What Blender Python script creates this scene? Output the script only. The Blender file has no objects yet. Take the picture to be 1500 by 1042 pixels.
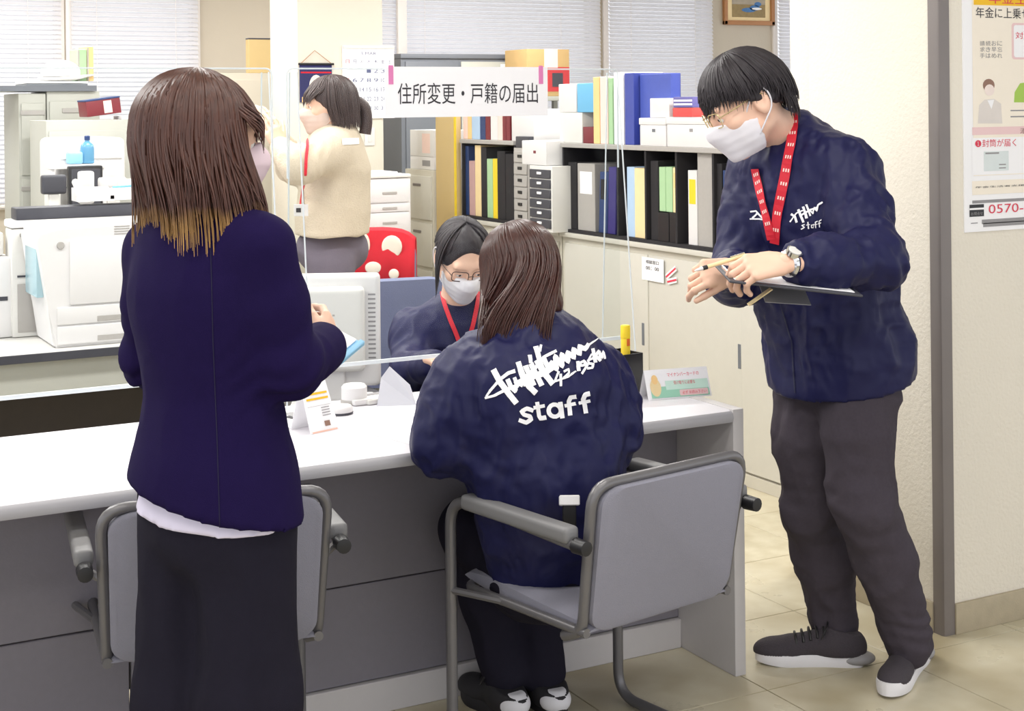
import bpy, bmesh, math, random
import numpy as np
from mathutils import Vector, Matrix
from mathutils.bvhtree import BVHTree
random.seed(7); rng = np.random.default_rng(7)
SC = bpy.context.scene; COL = SC.collection

# ------------------------------------------------------------------ camera, world, light
F_PX, HOR_Y, ROLL = 2200.0, 152.0, 0.010          # focal length in px, horizon row, slight hand-held roll
TH = math.atan(1185/2200.0)                        # the counter runs along X, the office lies towards +Y
CAM = Vector((-2.473, -3.290, 1.553))
FW = Vector((math.sin(TH), math.cos(TH), 0)); RT0 = Vector((math.cos(TH), -math.sin(TH), 0)); UP0 = Vector((0, 0, 1))
RT = RT0*math.cos(ROLL) - UP0*math.sin(ROLL); UP = RT0*math.sin(ROLL) + UP0*math.cos(ROLL)
cd = bpy.data.cameras.new('camera'); cam = bpy.data.objects.new('camera', cd); COL.objects.link(cam)
m3 = Matrix((RT, UP, -FW)).transposed(); cam.matrix_world = Matrix.Translation(CAM) @ m3.to_4x4()
cd.sensor_width = 36.0; cd.lens = 36.0*F_PX/1500.0; cd.shift_y = -(521.0-HOR_Y)/1500.0; cd.clip_start = 0.05
SC.camera = cam
W = bpy.data.worlds.new('world'); SC.world = W; W.use_nodes = True
W.node_tree.nodes['Background'].inputs[0].default_value = (0.93, 0.95, 1.0, 1)
W.node_tree.nodes['Background'].inputs[1].default_value = 0.95
SC.view_settings.view_transform = 'Standard'; SC.view_settings.look = 'None'
SC.view_settings.exposure = 0.62; SC.view_settings.gamma = 1.0
try: SC.view_settings.use_curve_mapping = False
except Exception: pass
LAMP_W_OFFICE, LAMP_W_LOBBY = 22.0, 8.5           # fluorescent ceiling fixtures: bright over the office, dimmer over the lobby

def ray(x, y): return FW + RT*((x-750)/F_PX) - UP*((y-HOR_Y)/F_PX)
def at(x, y, dep): return CAM + ray(x, y)*dep                       # point at a real distance
def onZ(x, y, z): d = ray(x, y); return CAM + d*((z-CAM.z)/d.z)
def onX(x, y, u): d = ray(x, y); return CAM + d*((u-CAM.x)/d.x)
def onY(x, y, v): d = ray(x, y); return CAM + d*((v-CAM.y)/d.y)

# ------------------------------------------------------------------ materials
def lin(c):
    return tuple((v/12.92 if v <= .04045 else ((v+.055)/1.055)**2.4) for v in c)
def srgb(r, g, b): return lin((r/255., g/255., b/255.))
MATS = {}
def mat(name, col, rough=.5, metal=0., var=.06, scale=30., bump=0., bscale=200., spec=.5, alpha=None, trans=0., emit=0., sheen=0., transl=0., col2=None):
    """procedural principled material: noise-driven colour variation and fine relief"""
    if name in MATS: return MATS[name]
    m = bpy.data.materials.new(name); m.use_nodes = True; MATS[name] = m
    nt = m.node_tree; N = nt.nodes; L = nt.links; b = N['Principled BSDF']
    b.inputs['Roughness'].default_value = rough; b.inputs['Metallic'].default_value = metal
    b.inputs['Specular IOR Level'].default_value = spec
    if sheen: b.inputs['Sheen Weight'].default_value = sheen
    tc = N.new('ShaderNodeTexCoord')
    ns = N.new('ShaderNodeTexNoise'); ns.inputs['Scale'].default_value = scale; ns.inputs['Detail'].default_value = 4
    L.new(tc.outputs['Object'], ns.inputs['Vector'])
    mx = N.new('ShaderNodeMix'); mx.data_type = 'RGBA'
    c1 = tuple(max(0, v*(1-var)) for v in col); c2 = tuple(min(1, v*(1+var)) for v in (col2 or col))
    mx.inputs[6].default_value = (*c1, 1); mx.inputs[7].default_value = (*c2, 1)
    L.new(ns.outputs['Fac'], mx.inputs[0]); L.new(mx.outputs[2], b.inputs['Base Color'])
    if bump:
        n2 = N.new('ShaderNodeTexNoise'); n2.inputs['Scale'].default_value = bscale; n2.inputs['Detail'].default_value = 3
        L.new(tc.outputs['Object'], n2.inputs['Vector'])
        bp = N.new('ShaderNodeBump'); bp.inputs['Strength'].default_value = bump; bp.inputs['Distance'].default_value = .004
        L.new(n2.outputs['Fac'], bp.inputs['Height']); L.new(bp.outputs['Normal'], b.inputs['Normal'])
    if trans: b.inputs['Transmission Weight'].default_value = trans
    if alpha is not None: b.inputs['Alpha'].default_value = alpha
    if emit:
        b.inputs['Emission Color'].default_value = (*col, 1); b.inputs['Emission Strength'].default_value = emit
    if transl:
        t = N.new('ShaderNodeBsdfTranslucent'); t.inputs[0].default_value = (*col, 1)
        ms = N.new('ShaderNodeMixShader'); ms.inputs[0].default_value = transl
        o = N['Material Output']; L.new(b.outputs[0], ms.inputs[1]); L.new(t.outputs[0], ms.inputs[2]); L.new(ms.outputs[0], o.inputs[0])
    return m
M = {
 'white': mat('white_laminate', srgb(214,211,217), .35, var=.02),
 'whitepl': mat('white_plastic', srgb(224,222,222), .45, var=.02),
 'offwhite': mat('offwhite_plastic', srgb(222,220,216), .5, var=.03),
 'greyedge': mat('grey_edging', srgb(170,168,172), .45, var=.03),
 'panel': mat('grey_counter_panel', srgb(122,118,126), .6, var=.05, scale=60, bump=.06),
 'panelend': mat('grey_end_panel', srgb(196,192,192), .55, var=.03),
 'beige': mat('beige_steel', srgb(200,195,182), .45, var=.03),
 'beige2': mat('beige_steel_light', srgb(206,203,194), .45, var=.03),
 'greycab': mat('grey_steel', srgb(184,184,176), .45, var=.03),
 'greydk': mat('dark_grey_steel', srgb(112,116,124), .5, var=.04),
 'wall': mat('painted_wall', srgb(234,227,213), .8, var=.03, scale=5, bump=.6, bscale=95),
 'wallback': mat('back_wall_paint', srgb(200,190,174), .85, var=.03, scale=3, bump=.2, bscale=40),
 'column': mat('column_paint', srgb(222,215,201), .8, var=.02, scale=4, bump=.2, bscale=60),
 'ceil': mat('ceiling_board', srgb(230,230,226), .9, var=.03),
 'skirt': mat('stone_skirting', srgb(176,164,140), .6, var=.14, scale=24, bump=.1),
 'steel': mat('brushed_steel', srgb(128,121,118), .42, .35, var=.06, scale=12),
 'chrome': mat('chrome', srgb(220,220,220), .15, 1., var=.02),
 'tubegrey': mat('grey_painted_tube', srgb(112,110,112), .35, .35, var=.03),
 'shell': mat('grey_chair_fabric', srgb(136,135,147), .85, var=.05, scale=300, bump=.25, bscale=500),
 'armpad': mat('grey_arm_pad', srgb(120,119,120), .5, var=.03),
 'black': mat('black_plastic', srgb(26,25,28), .4, var=.05),
 'blackmat': mat('black_interior', srgb(34,32,36), .8, var=.08),
 'dkgrey': mat('charcoal_plastic', srgb(64,64,72), .5, var=.05),
 'blind': mat('blind_slat', srgb(232,231,234), .5, var=.02, transl=.4),
 'frame': mat('window_frame', srgb(236,230,226), .5, var=.02),
 'paper': mat('paper', srgb(251,250,252), .8, var=.01),
 'cardboard': mat('cardboard', srgb(196,164,112), .85, var=.06, scale=20),
 'tan': mat('tan_board', srgb(202,176,124), .8, var=.05, scale=15),
 'ink': mat('black_ink', srgb(52,50,56), .7, var=.02),
 'inkred': mat('red_ink', srgb(222,60,84), .7, var=.02),
 'inkpink': mat('pink_ink', srgb(240,206,206), .7, var=.02),
 'inkyellow': mat('yellow_ink', srgb(248,196,40), .7, var=.03),
 'inkgreen': mat('green_ink', srgb(170,205,90), .7, var=.03),
 'inkmint': mat('mint_ink', srgb(160,214,188), .7, var=.03),
 'inkgrey': mat('grey_ink', srgb(150,148,150), .7, var=.03),
 'inkcream': mat('cream_ink', srgb(250,240,224), .7, var=.02),
 'inkbrown': mat('brown_ink', srgb(150,116,100), .7, var=.05),
 'skin': mat('skin', srgb(232,190,166), .5, var=.05, scale=40, spec=.35),
 'navy': mat('navy_nylon', srgb(26,27,68), .5, var=.06, scale=25, bump=.3, bscale=24, spec=.25),
 'blazer': mat('navy_blazer_cloth', srgb(27,17,58), .9, var=.08, scale=60, bump=.2, bscale=700, spec=.1),
 'trblack': mat('black_trouser_cloth', srgb(33,31,42), .9, var=.08, scale=60, bump=.2, bscale=600, spec=.1),
 'trgrey': mat('charcoal_trouser_cloth', srgb(70,64,72), .9, var=.12, scale=120, bump=.2, bscale=600, spec=.15),
 'fleece': mat('beige_fleece', srgb(202,188,168), .95, var=.09, scale=160, bump=.8, bscale=160),
 'jeans': mat('grey_denim', srgb(104,96,108), .9, var=.14, scale=14, bump=.2),
 'shirt': mat('white_shirt_cloth', srgb(214,208,228), .85, var=.04),
 'mask': mat('white_mask', srgb(238,236,242), .8, var=.02, transl=.15),
 'maskpink': mat('pink_mask', srgb(226,204,212), .8, var=.02, transl=.15),
 'maskbeige': mat('beige_mask', srgb(214,192,182), .8, var=.03, transl=.1),
 'red': mat('red_lanyard_cloth', srgb(206,26,48), .6, var=.06, scale=60),
 'eye': mat('eye_white', srgb(235,230,226), .2, var=.01),
 'iris': mat('dark_iris', srgb(40,28,24), .15, var=.05),
 'sole': mat('white_sole_rubber', srgb(230,228,232), .6, var=.03),
 'solegrey': mat('grey_sole_rubber', srgb(150,148,150), .6, var=.03),
 'shoe': mat('black_knit_shoe', srgb(62,56,62), .85, var=.14, scale=200, bump=.4, bscale=260),
 'shoeblack': mat('black_shoe', srgb(34,32,36), .7, var=.06),
 'bluecloth': mat('blue_grey_upholstery', srgb(112,118,146), .9, var=.07, scale=200, bump=.2, bscale=300),
 'redcloth': mat('red_cloth', srgb(200,24,42), .85, var=.08, scale=40),
 'whitecloth': mat('white_cloth', srgb(236,226,212), .9, var=.04),
 'bluefile': mat('blue_binder', srgb(72,90,178), .5, var=.06),
 'skyfile': mat('sky_blue_card', srgb(110,182,224), .6, var=.04),
 'paleblue': mat('pale_blue_card', srgb(178,204,232), .6, var=.04),
 'green': mat('pale_green_file', srgb(170,206,160), .6, var=.05),
 'cream': mat('cream_file', srgb(242,218,168), .6, var=.05),
 'orange': mat('pale_orange_file', srgb(246,206,142), .6, var=.05),
 'pinkfile': mat('pale_pink_file', srgb(244,214,206), .6, var=.04),
 'yellow': mat('yellow_card', srgb(240,208,40), .55, var=.06),
 'darkred': mat('dark_red', srgb(120,34,44), .5, var=.08),
 'darkblue': mat('dark_blue', srgb(36,60,110), .5, var=.06),
 'purple': mat('dark_violet', srgb(52,42,120), .5, var=.06),
 'greyfile': mat('grey_box_file', srgb(172,168,164), .6, var=.06, scale=60),
 'wood': mat('picture_frame_wood', srgb(176,122,76), .5, var=.12, scale=20),
 'bluebottle': mat('blue_bottle', srgb(92,150,186), .25, var=.05),
 'glassblue': mat('pale_blue_clear_plastic', srgb(178,214,226), .15, var=.03, alpha=.75),
}
def acrylic():
    m = bpy.data.materials.new('clear_acrylic'); m.use_nodes = True; nt = m.node_tree; N = nt.nodes; L = nt.links
    N.remove(N['Principled BSDF']); o = N['Material Output']
    t = N.new('ShaderNodeBsdfTransparent'); t.inputs[0].default_value = (.975, .985, .985, 1)
    g = N.new('ShaderNodeBsdfGlossy'); g.inputs['Roughness'].default_value = .03
    mx = N.new('ShaderNodeMixShader'); mx.inputs[0].default_value = .004; L.new(t.outputs[0], mx.inputs[1]); L.new(g.outputs[0], mx.inputs[2]); L.new(mx.outputs[0], o.inputs[0])
    return m
M['acrylic'] = acrylic()
M['acrylic_edge'] = mat('polished_acrylic_edge', srgb(232,238,242), .25, var=.02, alpha=.75)

# ------------------------------------------------------------------ object helpers
def tag(o, label=None, cat=None, group=None, kind=None):
    if label: o['label'] = label
    if cat: o['category'] = cat
    if group: o['group'] = group
    if kind: o['kind'] = kind
    return o
def link(name, me, parent=None):
    o = bpy.data.objects.new(name, me); COL.objects.link(o)
    if parent is not None: o.parent = parent
    return o
def thing(name, label, cat, loc=(0, 0, 0), rz=0., group=None):
    o = bpy.data.objects.new(name, None); COL.objects.link(o); o.empty_display_size = .1
    o.location = loc; o.rotation_euler = (0, 0, rz)
    return tag(o, label, cat, group)
def loc_of(parent):
    """world matrix of an unanimated parent chain (before depsgraph update)"""
    mm = Matrix.Identity(4); chain = []
    while parent is not None: chain.append(parent); parent = parent.parent
    for p in reversed(chain): mm = mm @ Matrix.LocRotScale(p.location, p.rotation_euler, p.scale)
    return mm
def np_mesh(name, V, Fq, m, smooth=True, k=None):
    V = np.asarray(V, dtype=np.float32); Fq = np.asarray(Fq, dtype=np.int32); k = Fq.shape[1]
    me = bpy.data.meshes.new(name); me.vertices.add(len(V)); me.vertices.foreach_set('co', V.ravel())
    me.loops.add(Fq.size); me.loops.foreach_set('vertex_index', Fq.ravel())
    me.polygons.add(len(Fq)); me.polygons.foreach_set('loop_start', np.arange(0, Fq.size, k, dtype=np.int32))
    me.polygons.foreach_set('use_smooth', np.full(len(Fq), smooth, dtype=bool))
    me.update(calc_edges=True); me.validate(); me.materials.append(m)
    return me
def finish(bm, name, m, parent=None, smooth=False):
    me = bpy.data.meshes.new(name); bmesh.ops.recalc_face_normals(bm, faces=bm.faces[:]); bm.to_mesh(me); bm.free()
    mm = m if isinstance(m, (list, tuple)) else [m]
    for q in mm: me.materials.append(q)
    if smooth:
        for p in me.polygons: p.use_smooth = True
        try: me.set_sharp_from_angle(angle=math.radians(40))
        except Exception: pass
    return link(name, me, parent)
def bbox(bm, x0, x1, y0, y1, z0, z1, bev=0., seg=2, mi=0):
    r = bmesh.ops.create_cube(bm, size=1); vs = r['verts']
    for v in vs: v.co = Vector(((x0+x1)/2+v.co.x*(x1-x0), (y0+y1)/2+v.co.y*(y1-y0), (z0+z1)/2+v.co.z*(z1-z0)))
    fs = list({f for v in vs for f in v.link_faces})
    for f in fs: f.material_index = mi
    if bev > 0:
        bev = min(bev, .45*min(abs(x1-x0), abs(y1-y0), abs(z1-z0)))
        es = list({e for v in vs for e in v.link_edges})
        bmesh.ops.bevel(bm, geom=es, offset=bev, segments=seg, affect='EDGES', profile=.6, material=-1)
def box(name, b, m, parent=None, bev=.003, seg=2, smooth=True):
    bm = bmesh.new(); bbox(bm, *b, bev, seg); return finish(bm, name, m, parent, smooth)
def prism(bm, pts, a0, a1, plane='xz', mi=0):
    """extrude a 2-D outline: plane xz -> along y, xy -> along z, yz -> along x"""
    def P3(p, a):
        return {'xz': (p[0], a, p[1]), 'xy': (p[0], p[1], a), 'yz': (a, p[0], p[1])}[plane]
    n = len(pts); A = [bm.verts.new(P3(p, a0)) for p in pts]; B = [bm.verts.new(P3(p, a1)) for p in pts]
    fs = [bm.faces.new(A), bm.faces.new(B[::-1])]
    for i in range(n): fs.append(bm.faces.new((A[i], B[i], B[(i+1) % n], A[(i+1) % n])))
    for f in fs: f.material_index = mi
    return fs
def rrect(x0, x1, y0, y1, r, n=5):
    out = []
    for cx, cy, a0 in ((x1-r, y1-r, 0), (x0+r, y1-r, 90), (x0+r, y0+r, 180), (x1-r, y0+r, 270)):
        for i in range(n+1):
            a = math.radians(a0+90*i/n); out.append((cx+r*math.cos(a), cy+r*math.sin(a)))
    return out
def smooth_path(pts, sub=6, closed=False):
    P = [Vector(p) for p in pts]; n = len(P); out = []
    rngi = range(n if closed else n-1)
    for i in rngi:
        if closed: p0, p1, p2, p3 = P[i-1], P[i], P[(i+1) % n], P[(i+2) % n]
        else: p0, p1, p2, p3 = P[max(i-1, 0)], P[i], P[i+1], P[min(i+2, n-1)]
        for j in range(sub):
            t = j/sub; t2 = t*t; t3 = t2*t
            out.append(.5*((2*p1)+(p2-p0)*t+(2*p0-5*p1+4*p2-p3)*t2+(-p0+3*p1-3*p2+p3)*t3))
    if not closed: out.append(P[-1])
    return out
def fillet(pts, r, n=6):
    """polyline with rounded corners"""
    P = [Vector(p) for p in pts]; out = [P[0]]
    for i in range(1, len(P)-1):
        a = (P[i-1]-P[i]); b = (P[i+1]-P[i]); rr = min(r, a.length*.49, b.length*.49)
        s = P[i]+a.normalized()*rr; e = P[i]+b.normalized()*rr
        for j in range(n+1):
            t = j/n; out.append(s*(1-t)**2+P[i]*2*t*(1-t)+e*t*t)
    out.append(P[-1]); return out
def tube(bm, pts, r, seg=10, cap=True, closed=False, mi=0, flat=None):
    """tube along points; r a number or list; flat=(axis vector, factor)"""
    P = [Vector(p) for p in pts]; n = len(P); rings = []; prev = None
    for i, p in enumerate(P):
        t = (P[(i+1) % n]-P[i-1]) if closed else (P[min(i+1, n-1)]-P[max(i-1, 0)])
        t = t.normalized() if t.length > 1e-9 else Vector((0, 0, 1))
        if prev is None:
            ref = Vector((0, 0, 1)) if abs(t.z) < .9 else Vector((1, 0, 0)); a = t.cross(ref).normalized()
        else: a = (prev-t*prev.dot(t)).normalized()
        prev = a; b = t.cross(a); rr = r[i] if isinstance(r, (list, tuple)) else r; ring = []
        for k in range(seg):
            an = 2*math.pi*k/seg; o = (a*math.cos(an)+b*math.sin(an))*rr
            if flat: o = o-flat[0]*(o.dot(flat[0])*(1-flat[1]))
            ring.append(bm.verts.new(p+o))
        rings.append(ring)
    fs = []
    for i in range(n if closed else n-1):
        A = rings[i]; B = rings[(i+1) % n]
        for k in range(seg): fs.append(bm.faces.new((A[k], A[(k+1) % seg], B[(k+1) % seg], B[k])))
    if cap and not closed: fs += [bm.faces.new(rings[0][::-1]), bm.faces.new(rings[-1])]
    for f in fs: f.material_index = mi
def tubes(name, paths, r, m, parent=None, seg=10, closed=False, flat=None):
    bm = bmesh.new()
    for p in paths: tube(bm, p, r, seg, True, closed, 0, flat)
    return finish(bm, name, m, parent, True)
def lathe(bm, prof, c=(0, 0, 0), seg=20, axis='z', mi=0):
    rings = []
    for r, h in prof:
        ring = []
        for k in range(seg):
            a = 2*math.pi*k/seg; x, y = r*math.cos(a), r*math.sin(a)
            co = {'z': (x, y, h), 'y': (x, h, y), 'x': (h, x, y)}[axis]
            ring.append(bm.verts.new(Vector(co)+Vector(c)))
        rings.append(ring)
    for A, B in zip(rings, rings[1:]):
        for k in range(seg): bm.faces.new((A[k], A[(k+1) % seg], B[(k+1) % seg], B[k])).material_index = mi
    if prof[0][0] > 1e-6: bm.faces.new(rings[0][::-1]).material_index = mi
    if prof[-1][0] > 1e-6: bm.faces.new(rings[-1]).material_index = mi
def lathe_obj(name, prof, m, parent=None, c=(0, 0, 0), seg=20, axis='z'):
    bm = bmesh.new(); lathe(bm, prof, c, seg, axis); bmesh.ops.remove_doubles(bm, verts=bm.verts[:], dist=1e-6)
    return finish(bm, name, m, parent, True)
def copy_tree(o, parent=None):
    c = o.copy(); COL.objects.link(c); c.parent = parent
    for ch in list(o.children): copy_tree(ch, c)
    return c
DG = None
def text_mesh(txt, size, bold=0., align='CENTER', extrude=0.):
    """flat lettering as triangles (n,3) in the xy plane, centred on its own box"""
    cu = bpy.data.curves.new('lettering', 'FONT'); cu.body = txt; cu.size = size; cu.offset = bold; cu.align_x = align; cu.resolution_u = 3
    o = bpy.data.objects.new('lettering', cu); COL.objects.link(o)
    bpy.context.view_layer.update()
    dg = bpy.context.evaluated_depsgraph_get(); me = o.evaluated_get(dg).to_mesh()
    V = np.array([v.co[:] for v in me.vertices], dtype=np.float32).reshape(-1, 3)
    Fs = [tuple(p.vertices) for p in me.polygons]
    o.evaluated_get(dg).to_mesh_clear(); bpy.data.objects.remove(o); bpy.data.curves.remove(cu)
    return V, Fs
class Print:
    """flat print collected on one plane: origin o, axes a (right), b (up), n (towards the reader)"""
    def __init__(s, o, a, b): s.o = Vector(o); s.a = Vector(a).normalized(); s.b = Vector(b).normalized(); s.n = s.a.cross(s.b); s.bm = bmesh.new(); s.ms = []; s.h = .0006
    def mi(s, m):
        if m not in s.ms: s.ms.append(m)
        return s.ms.index(m)
    def p(s, x, y, lift=0.): return s.o+s.a*x+s.b*y+s.n*(s.h+lift)
    def text(s, txt, x, y, w, h, m, bold=0., lift=.0004, rot=0.):
        """fit the words into a box of width w and height h centred on x, y"""
        V, Fs = text_mesh(txt, 1., bold)
        if not len(V): return
        mn, mxv = V.min(0), V.max(0); sx = w/max(mxv[0]-mn[0], 1e-6); sy = h/max(mxv[1]-mn[1], 1e-6); c = (mn+mxv)/2
        k = s.mi(m); cr, sr = math.cos(rot), math.sin(rot); vs = []
        for v in V:
            dx, dy = (v[0]-c[0])*sx, (v[1]-c[1])*sy; vs.append(s.bm.verts.new(s.p(x+dx*cr-dy*sr, y+dx*sr+dy*cr, lift)))
        for f in Fs:
            try: s.bm.faces.new([vs[i] for i in f]).material_index = k
            except ValueError: pass
    def poly(s, pts, m, lift=0.):
        f = s.bm.faces.new([s.bm.verts.new(s.p(x, y, lift)) for x, y in pts]); f.material_index = s.mi(m)
    def rect(s, x0, x1, y0, y1, m, lift=0., r=0.):
        s.poly(rrect(x0, x1, y0, y1, r) if r else [(x0, y0), (x1, y0), (x1, y1), (x0, y1)], m, lift)
    def oval(s, x, y, rx, ry, m, lift=0., n=16): s.poly([(x+rx*math.cos(2*math.pi*i/n), y+ry*math.sin(2*math.pi*i/n)) for i in range(n)], m, lift)
    def done(s, name, parent):
        me = bpy.data.meshes.new(name); s.bm.to_mesh(me); s.bm.free()
        for q in s.ms: me.materials.append(q)
        return link(name, me, parent)

# ------------------------------------------------------------------ smooth solid modelling (signed distances -> one continuous surface)
def vnoise(P, seed=0):
    """smooth value noise in -1..1 on an (n,3) array"""
    P = P.astype(np.float64)+1000.; I = np.floor(P).astype(np.int64); f = P-I; f = f*f*(3-2*f)
    def hsh(i, j, k):
        n = (i*374761393+j*668265263+k*2147483647+seed*974711) & 0x7fffffff
        n = ((n ^ (n >> 13))*1274126177) & 0x7fffffff
        return ((n ^ (n >> 16)) & 0xffff)/32767.5-1
    r = 0
    for a in (0, 1):
        for b in (0, 1):
            for c in (0, 1):
                w = (f[:, 0] if a else 1-f[:, 0])*(f[:, 1] if b else 1-f[:, 1])*(f[:, 2] if c else 1-f[:, 2])
                r = r+w*hsh(I[:, 0]+a, I[:, 1]+b, I[:, 2]+c)
    return r
def A3(v): return np.array([v[0], v[1], v[2]], dtype=np.float64)
class Sdf:
    def __init__(s): s.g = [dict(p=[], cut=[], k=.0)]
    def group(s, k=.02): s.g.append(dict(p=[], cut=[], k=k)); return s
    def cone(s, a, b, ra, rb, k=.02, fl=None, sub=False):
        s.g[-1]['p'].append(('c', A3(a), A3(b), ra, rb, k, (A3(fl[0]), fl[1]) if fl else None, sub)); return s
    def chain(s, pts, k=.03, fl=None):
        for (a, ra), (b, rb) in zip(pts, pts[1:]): s.cone(a, b, ra, rb, k, fl)
        return s
    def ell(s, c, r, R=None, k=.02, sub=False):
        R = np.eye(3) if R is None else np.array([A3(R[0]), A3(R[1]), A3(R[2])])
        s.g[-1]['p'].append(('e', A3(c), np.array(r, float), R, None, k, None, sub)); return s
    def cut(s, p, n): s.g[-1]['cut'].append((A3(p), A3(n)/np.linalg.norm(A3(n)))); return s     # removes the side n points to
    def bounds(s):
        lo = np.full(3, 1e9); hi = -lo
        for g in s.g:
            for q in g['p']:
                if q[-1]: continue
                if q[0] == 'c': l = np.minimum(q[1]-q[3], q[2]-q[4]); h = np.maximum(q[1]+q[3], q[2]+q[4])
                else: rr = q[2].max(); l = q[1]-rr; h = q[1]+rr
                lo = np.minimum(lo, l); hi = np.maximum(hi, h)
        return lo, hi
    def mesh(s, h=.008, extra=None):
        lo, hi = s.bounds(); lo = lo-4*h; n = np.ceil((hi+4*h-lo)/h).astype(int)+1
        ax = [(lo[i]+h*np.arange(n[i])).astype(np.float32) for i in range(3)]
        Dt = np.full(n, 1e2, np.float32)
        for g in s.g:
            D = np.full(n, 1e2, np.float32) if len(s.g) > 1 else Dt
            for q in g['p']:
                k = max(q[5], 1e-4)
                if q[0] == 'c': l = np.minimum(q[1]-q[3], q[2]-q[4]); u = np.maximum(q[1]+q[3], q[2]+q[4])
                else: l = q[1]-q[2].max(); u = q[1]+q[2].max()
                mg = k+3*h
                i0 = np.clip(((l-mg-lo)/h).astype(int), 0, n-1); i1 = np.clip(((u+mg-lo)/h).astype(int)+2, 1, n)
                sl = tuple(slice(a, b) for a, b in zip(i0, i1))
                X, Y, Z = np.meshgrid(*(ax[i][sl[i]] for i in range(3)), indexing='ij', sparse=True)
                if q[0] == 'c':
                    a, b = q[1].copy(), q[2].copy(); ba = b-a; px, py, pz = X-a[0], Y-a[1], Z-a[2]
                    if q[6]:
                        nn, sc = q[6]; e = (1/sc-1); co = (px*nn[0]+py*nn[1]+pz*nn[2])*e
                        px = px+nn[0]*co; py = py+nn[1]*co; pz = pz+nn[2]*co; ba = ba+nn*(ba@nn)*e
                    t = np.clip((px*ba[0]+py*ba[1]+pz*ba[2])/max(ba@ba, 1e-9), 0, 1)
                    d = np.sqrt((px-t*ba[0])**2+(py-t*ba[1])**2+(pz-t*ba[2])**2)-(q[3]+(q[4]-q[3])*t)
                else:
                    c, r, R = q[1], q[2], q[3]; px, py, pz = X-c[0], Y-c[1], Z-c[2]; lx = [px*R[i][0]+py*R[i][1]+pz*R[i][2] for i in range(3)]
                    k0 = np.sqrt(sum((lx[i]/r[i])**2 for i in range(3)))+1e-9; k1 = np.sqrt(sum((lx[i]/r[i]**2)**2 for i in range(3)))+1e-9
                    d = k0*(k0-1)/k1
                d = d.astype(np.float32); A = D[sl]
                if q[-1]:
                    hh = np.clip(.5-.5*(A+d)/k, 0, 1); D[sl] = A*(1-hh)+(-d)*hh+k*hh*(1-hh)
                else:
                    hh = np.clip(.5+.5*(d-A)/k, 0, 1); D[sl] = d*(1-hh)+A*hh-k*hh*(1-hh)
            for p, nn in g['cut']:
                pl = ((ax[0]-p[0])*nn[0])[:, None, None]+((ax[1]-p[1])*nn[1])[None, :, None]+((ax[2]-p[2])*nn[2])[None, None, :]
                np.maximum(D, pl.astype(np.float32), out=D)
            if len(s.g) > 1:
                k = max(g['k'], 1e-4); near = (D < 50)
                hh = np.clip(.5+.5*(D-Dt)/k, 0, 1); Dt = np.where(near, D*(1-hh)+Dt*hh-k*hh*(1-hh), Dt)
            else: Dt = D
        if extra is not None:
            X, Y, Z = np.meshgrid(*ax, indexing='ij', sparse=True); Dt = np.maximum(Dt, extra(X, Y, Z).astype(np.float32))
        return nets(Dt, lo, h)
def nets(D, lo, h):
    I = D < 0; cnt = np.zeros(tuple(np.array(D.shape)-1), np.int8)
    cs = [(a, b, c) for a in (0, 1) for b in (0, 1) for c in (0, 1)]; nx, ny, nz = cnt.shape
    for a, b, c in cs: cnt += I[a:a+nx, b:b+ny, c:c+nz]
    mk = (cnt > 0) & (cnt < 8); ijk = np.argwhere(mk); idx = np.full(cnt.shape, -1, np.int64); idx[mk] = np.arange(len(ijk))
    i, j, k = ijk.T; val = {c: D[i+c[0], j+c[1], k+c[2]] for c in cs}
    acc = np.zeros((len(ijk), 3)); num = np.zeros(len(ijk))
    for a in cs:
        for ax in range(3):
            if a[ax]: continue
            b = list(a); b[ax] = 1; b = tuple(b); va, vb = val[a], val[b]; cr = (va < 0) != (vb < 0)
            t = np.where(cr, va/np.where(cr, va-vb, 1), 0)
            p = np.zeros((len(ijk), 3)); p += a; p[:, ax] += t; acc += p*cr[:, None]; num += cr
    V = lo+h*(ijk+acc/np.maximum(num, 1)[:, None])
    Fs = []
    for ax in range(3):
        b, c = (ax+1) % 3, (ax+2) % 3
        s0 = [slice(None)]*3; s1 = [slice(None)]*3; s0[ax] = slice(0, -1); s1[ax] = slice(1, None)
        cr = I[tuple(s0)] != I[tuple(s1)]; e = np.argwhere(cr)
        ok = (e[:, b] > 0) & (e[:, c] > 0) & (e[:, b] < cnt.shape[b]) & (e[:, c] < cnt.shape[c]); e = e[ok]
        if not len(e): continue
        def cell(db, dc):
            q = e.copy(); q[:, b] -= db; q[:, c] -= dc; return idx[q[:, 0], q[:, 1], q[:, 2]]
        f = np.stack([cell(1, 1), cell(0, 1), cell(0, 0), cell(1, 0)], 1)
        ins = I[e[:, 0], e[:, 1], e[:, 2]]; f[~ins] = f[~ins][:, ::-1]; Fs.append(f)
    F = np.concatenate(Fs); F = F[(F >= 0).all(1)]
    return V, F
def normals(V, F):
    n = np.cross(V[F[:, 2]]-V[F[:, 0]], V[F[:, 3]]-V[F[:, 1]]); N = np.zeros_like(V)
    for q in range(4): np.add.at(N, F[:, q], n)
    return N/np.maximum(np.linalg.norm(N, axis=1), 1e-12)[:, None]
def relax(V, F, it=1, w=.5):
    for _ in range(it):
        S = np.zeros_like(V); c = np.zeros(len(V))
        for a, b in ((0, 1), (1, 2), (2, 3), (3, 0)):
            np.add.at(S, F[:, a], V[F[:, b]]); np.add.at(c, F[:, a], 1); np.add.at(S, F[:, b], V[F[:, a]]); np.add.at(c, F[:, b], 1)
        V = V*(1-w)+w*S/np.maximum(c, 1)[:, None]
    return V
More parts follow.
